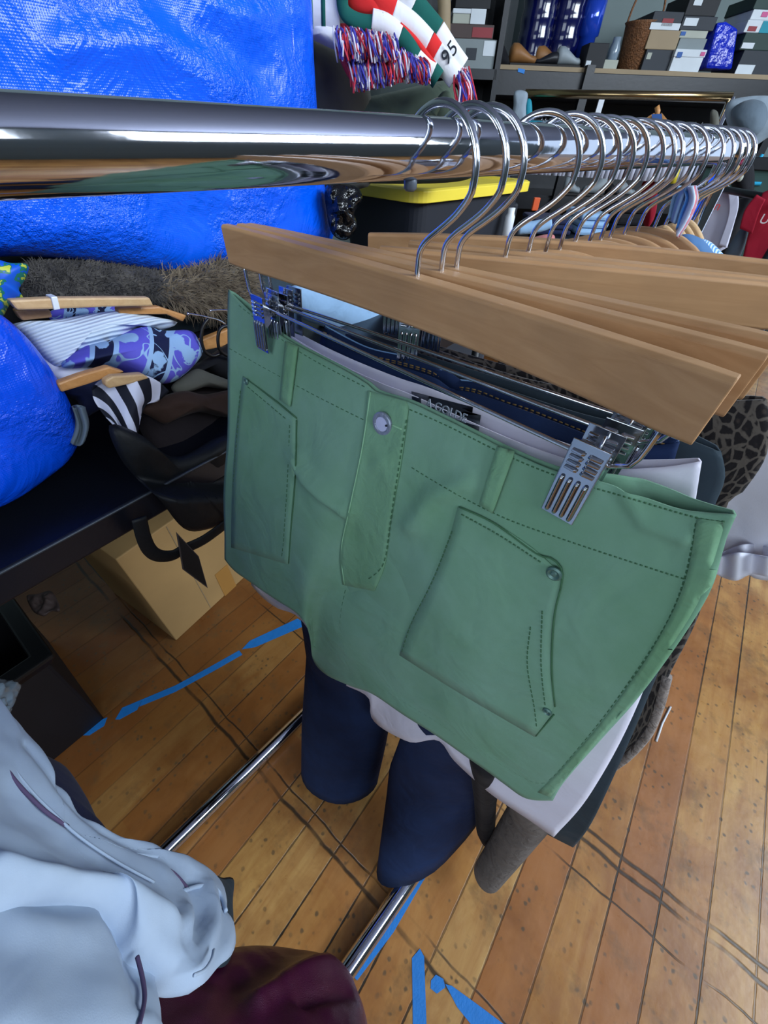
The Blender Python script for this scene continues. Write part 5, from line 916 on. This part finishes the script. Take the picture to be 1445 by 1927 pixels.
for p in (ba + (bb_ - ba) * .02 + V((.03, .06, 0)), bb_): MB().tube([V((p.x, p.y, .015)), p], .010, 12).build('post', 'dark_metal', cst, smooth=True)
MB().box(V((bb_.x, bb_.y, .01)), (.3, .3, .02)).build('base_plate', 'dark_metal', cst, bevel=.004)
ts = thing('white_tee', 'white tee with red script hanging past the far rail end', 't-shirt', atT(1350, 460, 1.75))
garment('body', coons([(1320, 350), (1345, 352), (1362, 345), (1372, 352)], [(1318, 470), (1345, 476), (1368, 466)], [(1320, 350), (1312, 400), (1318, 470)], [(1372, 352), (1388, 365), (1386, 400), (1368, 466)]), lambda x, y, u, v: atT(x, y, 1.8), 'tee_white', thick=.04, back=ray(1350, 400), nu=30, nv=30, parent=ts, wr=.012, wf=14)
garment('sleeve', coons([(1368, 350), (1388, 364)], [(1352, 462), (1366, 466)], [(1368, 350), (1372, 400), (1352, 462)], [(1388, 364), (1388, 395), (1366, 466)]), lambda x, y, u, v: atT(x, y, 1.77), 'tee_white', thick=.03, back=ray(1350, 400), nu=12, nv=20, parent=ts)
text('olden', .03, 'lettering_red', 'script_lettering', ts, atT(1332, 385, 1.765), atT(1346, 388, 1.765) - atT(1322, 384, 1.765), UPV, .001)
pillow('black_backpack', [(1374, 300), (1390, 288), (1412, 296), (1420, 330), (1415, 372), (1395, 385), (1376, 350)], lambda x, y: atT(x, y, 2.5), 'black_cloth', -ray(1395, 330), .07, .06, label='black backpack with clipped trinkets under the grey hat', cat='backpack')
bpk = bpy.data.objects['black_backpack']
for (x, y, rr_, m, nm) in ((1398, 300, .012, 'print_pink', 'pink_trinket'), (1404, 318, .008, 'white_plastic', 'white_trinket'), (1393, 335, .009, 'box_cream', 'pale_trinket'), (1386, 318, .009, 'kraft', 'copper_trinket')): MB().ball(atT(x, y, 2.42), (rr_, rr_, rr_ * 1.3)).build(nm, m, bpk, smooth=True)
rs = thing('red_sweatshirt', 'red sweatshirt with white lettering at the right edge', 'sweatshirt', atT(1420, 480, 1.55))
garment('body', coons([(1436, 362), (1470, 350), (1520, 352)], [(1394, 500), (1440, 505), (1520, 510)], [(1436, 362), (1414, 420), (1394, 500)], [(1520, 352), (1520, 510)]), lambda x, y, u, v: atT(x, y, 1.56), 'red_cloth', thick=.06, back=ray(1430, 430), nu=30, nv=24, parent=rs, wr=.015, wf=12)
garment('sleeve', coons([(1424, 366), (1440, 375)], [(1392, 430), (1415, 440)], [(1424, 366), (1402, 395), (1392, 430)], [(1440, 375), (1428, 400), (1415, 440)]), lambda x, y, u, v: atT(x, y, 1.5), 'red_cloth', thick=.03, back=ray(1430, 430), nu=12, nv=12, parent=rs)
text('Uni', .026, 'lettering_white', 'chest_lettering', rs, atT(1448, 414, 1.475), s_, UPV, .001)
pillow('gray_garment', [(1368, 470), (1390, 435), (1408, 425), (1402, 460), (1385, 495), (1362, 500)], lambda x, y: atT(x, y, 1.62), 'felt_gray', -ray(1385, 460), .02, .03, label='grey garment between the white tee and red sweatshirt', cat='shirt')
pillow('dark_coat', [(1366, 390), (1400, 370), (1424, 360), (1400, 420), (1380, 460), (1355, 495), (1350, 470)], lambda x, y: atT(x, y, 2.3), 'black_cloth', -ray(1385, 420), .03, .04, label='black coat hanging behind the grey garment', cat='coat')
# ------------------------------------------------------------------ clutter seen under the rail, between the hooks
lowz = .80 + .015; DD = SD + .03
def low(x, y, d=DD): return bk(x, y, d)
shoe(1058, 1092, 366, 338, 'shoe_gray', 'grey sneaker on the lower dark shelf', zb=lowz, d=DD); shoe(1098, 1138, 368, 334, 'shoe_gray', 'pale sneaker behind the chrome hooks', zb=lowz, d=DD, toe=-1); shoe(1160, 1196, 372, 346, 'shoe_gray', 'white sneaker tilted near the red bag', zb=lowz, d=DD); shoe(1142, 1166, 372, 350, 'shoe_dark', 'black shoe between the pale sneakers', zb=lowz, d=DD)
tbz = atT(1060, 448, 2.2).z; e = V((1, 0, 0))
dt = thing('display_table', 'low dark display table behind the hangers', 'table', bk(1080, 448, 2.05)); c = bk(1090, 430, 2.15); e_ = c.dot(E1) + .10
MB().box(bpt(e_, 2.20, tbz - .02), (.54, .34, .04), BX).build('tabletop', 'dark_metal', dt, bevel=.003)
for s in (-.24, .24):
    for d in (2.06, 2.34): MB().box(bpt(e_ + s, d, (tbz - .04) / 2), (.04, .04, tbz - .04), BX).build('leg', 'dark_metal', dt)
def fold(x0, x1, yb, yt, m, label, d=2.1, name='folded_cloth', cat='folded clothes'):
    a, b = bk(x0, yb, d), bk(x1, yb, d); e0, e1 = a.dot(E1), b.dot(E1); z1 = bk((x0 + x1) / 2, yt, d).z; h = max(.02, z1 - tbz); nl = 3; rt = thing(name, label, cat, bpt((e0 + e1) / 2, d + .12, tbz))
    for k in range(nl): MB().box(bpt((e0 + e1) / 2 + .004 * (k % 2), d + .12, tbz + h * (k + .5) / nl), (e1 - e0, .24 - .01 * k, h / nl * .94), BX).build('fold', m, rt, bevel=min(.012, h / nl * .4))
fold(1085, 1138, 446, 402, 'light_blue_cloth', 'pale blue folded clothes behind the hooks'); fold(1000, 1072, 446, 414, 'navy_cloth', 'navy folded clothes left of the pale blue ones'); fold(1150, 1200, 446, 380, 'black_cloth', 'black folded clothes right of the pale blue ones')
pillow('pink_top', [(958, 474), (985, 458), (1020, 444), (1042, 442), (1040, 456), (1010, 470), (975, 484)], lambda x, y: bk(x, y, 1.6), 'pink_cloth', -NB, .03, .05, label='salmon pink top behind the wooden bars', cat='top')
f = curve([bk(x, y, 1.95) for x, y in [(975, 430), (1000, 428), (1020, 424), (1036, 418)]]); MB().tube([f(i / 16) for i in range(17)], .022, 12).build('rolled_towel', 'light_blue_cloth', smooth=True, label='pale rolled towel under the navy clothes', cat='towel')
c = bk(950, 456, 1.7); MB().lathe(c, [(.016, 0), (.017, .075), (.012, .085), (.012, .1)], 16).build('white_bottle', 'white_plastic', smooth=True, label='small white bottle beside the grey tote', cat='bottle')
gz = bk(905, 470, 2.0); bgt = thing('gray_tote', 'dark grey tote just right of the yellow lidded one', 'tote', V((gz.x, gz.y, 0))); e0, e1 = bk(868, 430, 2.0).dot(E1), bk(962, 430, 2.0).dot(E1); zt = bk(915, 382, 2.0).z
MB().box(bpt((e0 + e1) / 2, 2.25, zt / 2 - .02), (e1 - e0, .5, zt - .04), BX, 1.03).build('tub', 'tote_gray', bgt, bevel=.01); MB().box(bpt((e0 + e1) / 2, 2.25, zt - .02), ((e1 - e0) * 1.06, .53, .05), BX).build('lid', 'tote_dark', bgt, bevel=.01); MB().box(bpt(e1 - .2, 1.995, zt - .06), (.16, .02, .06), BX).build('latch', 'tote_gray', bgt, bevel=.005)
pillow('red_bag', [(1210, 345), (1228, 335), (1236, 370), (1230, 410), (1215, 430), (1212, 390)], lambda x, y: bk(x, y, 2.6), 'red_cloth', -NB, .04, .06, label='dark red bag seen between the far hooks', cat='bag')
MB().box(bk(1008, 384, 2.4), (.03, .02, .05), BX).build('orange_tag', 'orange_plastic', label='small orange tag hanging behind the hooks', cat='tag', bevel=.003)
MB().tube([bk(1275, 318, 2.3), bk(1266, 345, 2.3)], .012, 8).build('yellow_tag', 'yellow_plastic', smooth=True, label='yellow strip hanging below the far rail', cat='tag')
MB().tube([atT(1353, 306, 1.3), atT(1316, 386, 1.38)], .0035, 8).build('wooden_dowel', 'yellow_plastic', smooth=True, label='thin pale yellow stick by the far rail end', cat='stick')
pillow('blue_sweater', [(540, 545), (600, 530), (660, 560), (720, 590), (760, 600), (740, 640), (640, 620), (560, 590)], lambda x, y: atD(x, y, .80), 'light_blue_cloth', NU, .04, .06, label='light blue sweater glimpsed between the left clips', cat='sweater')
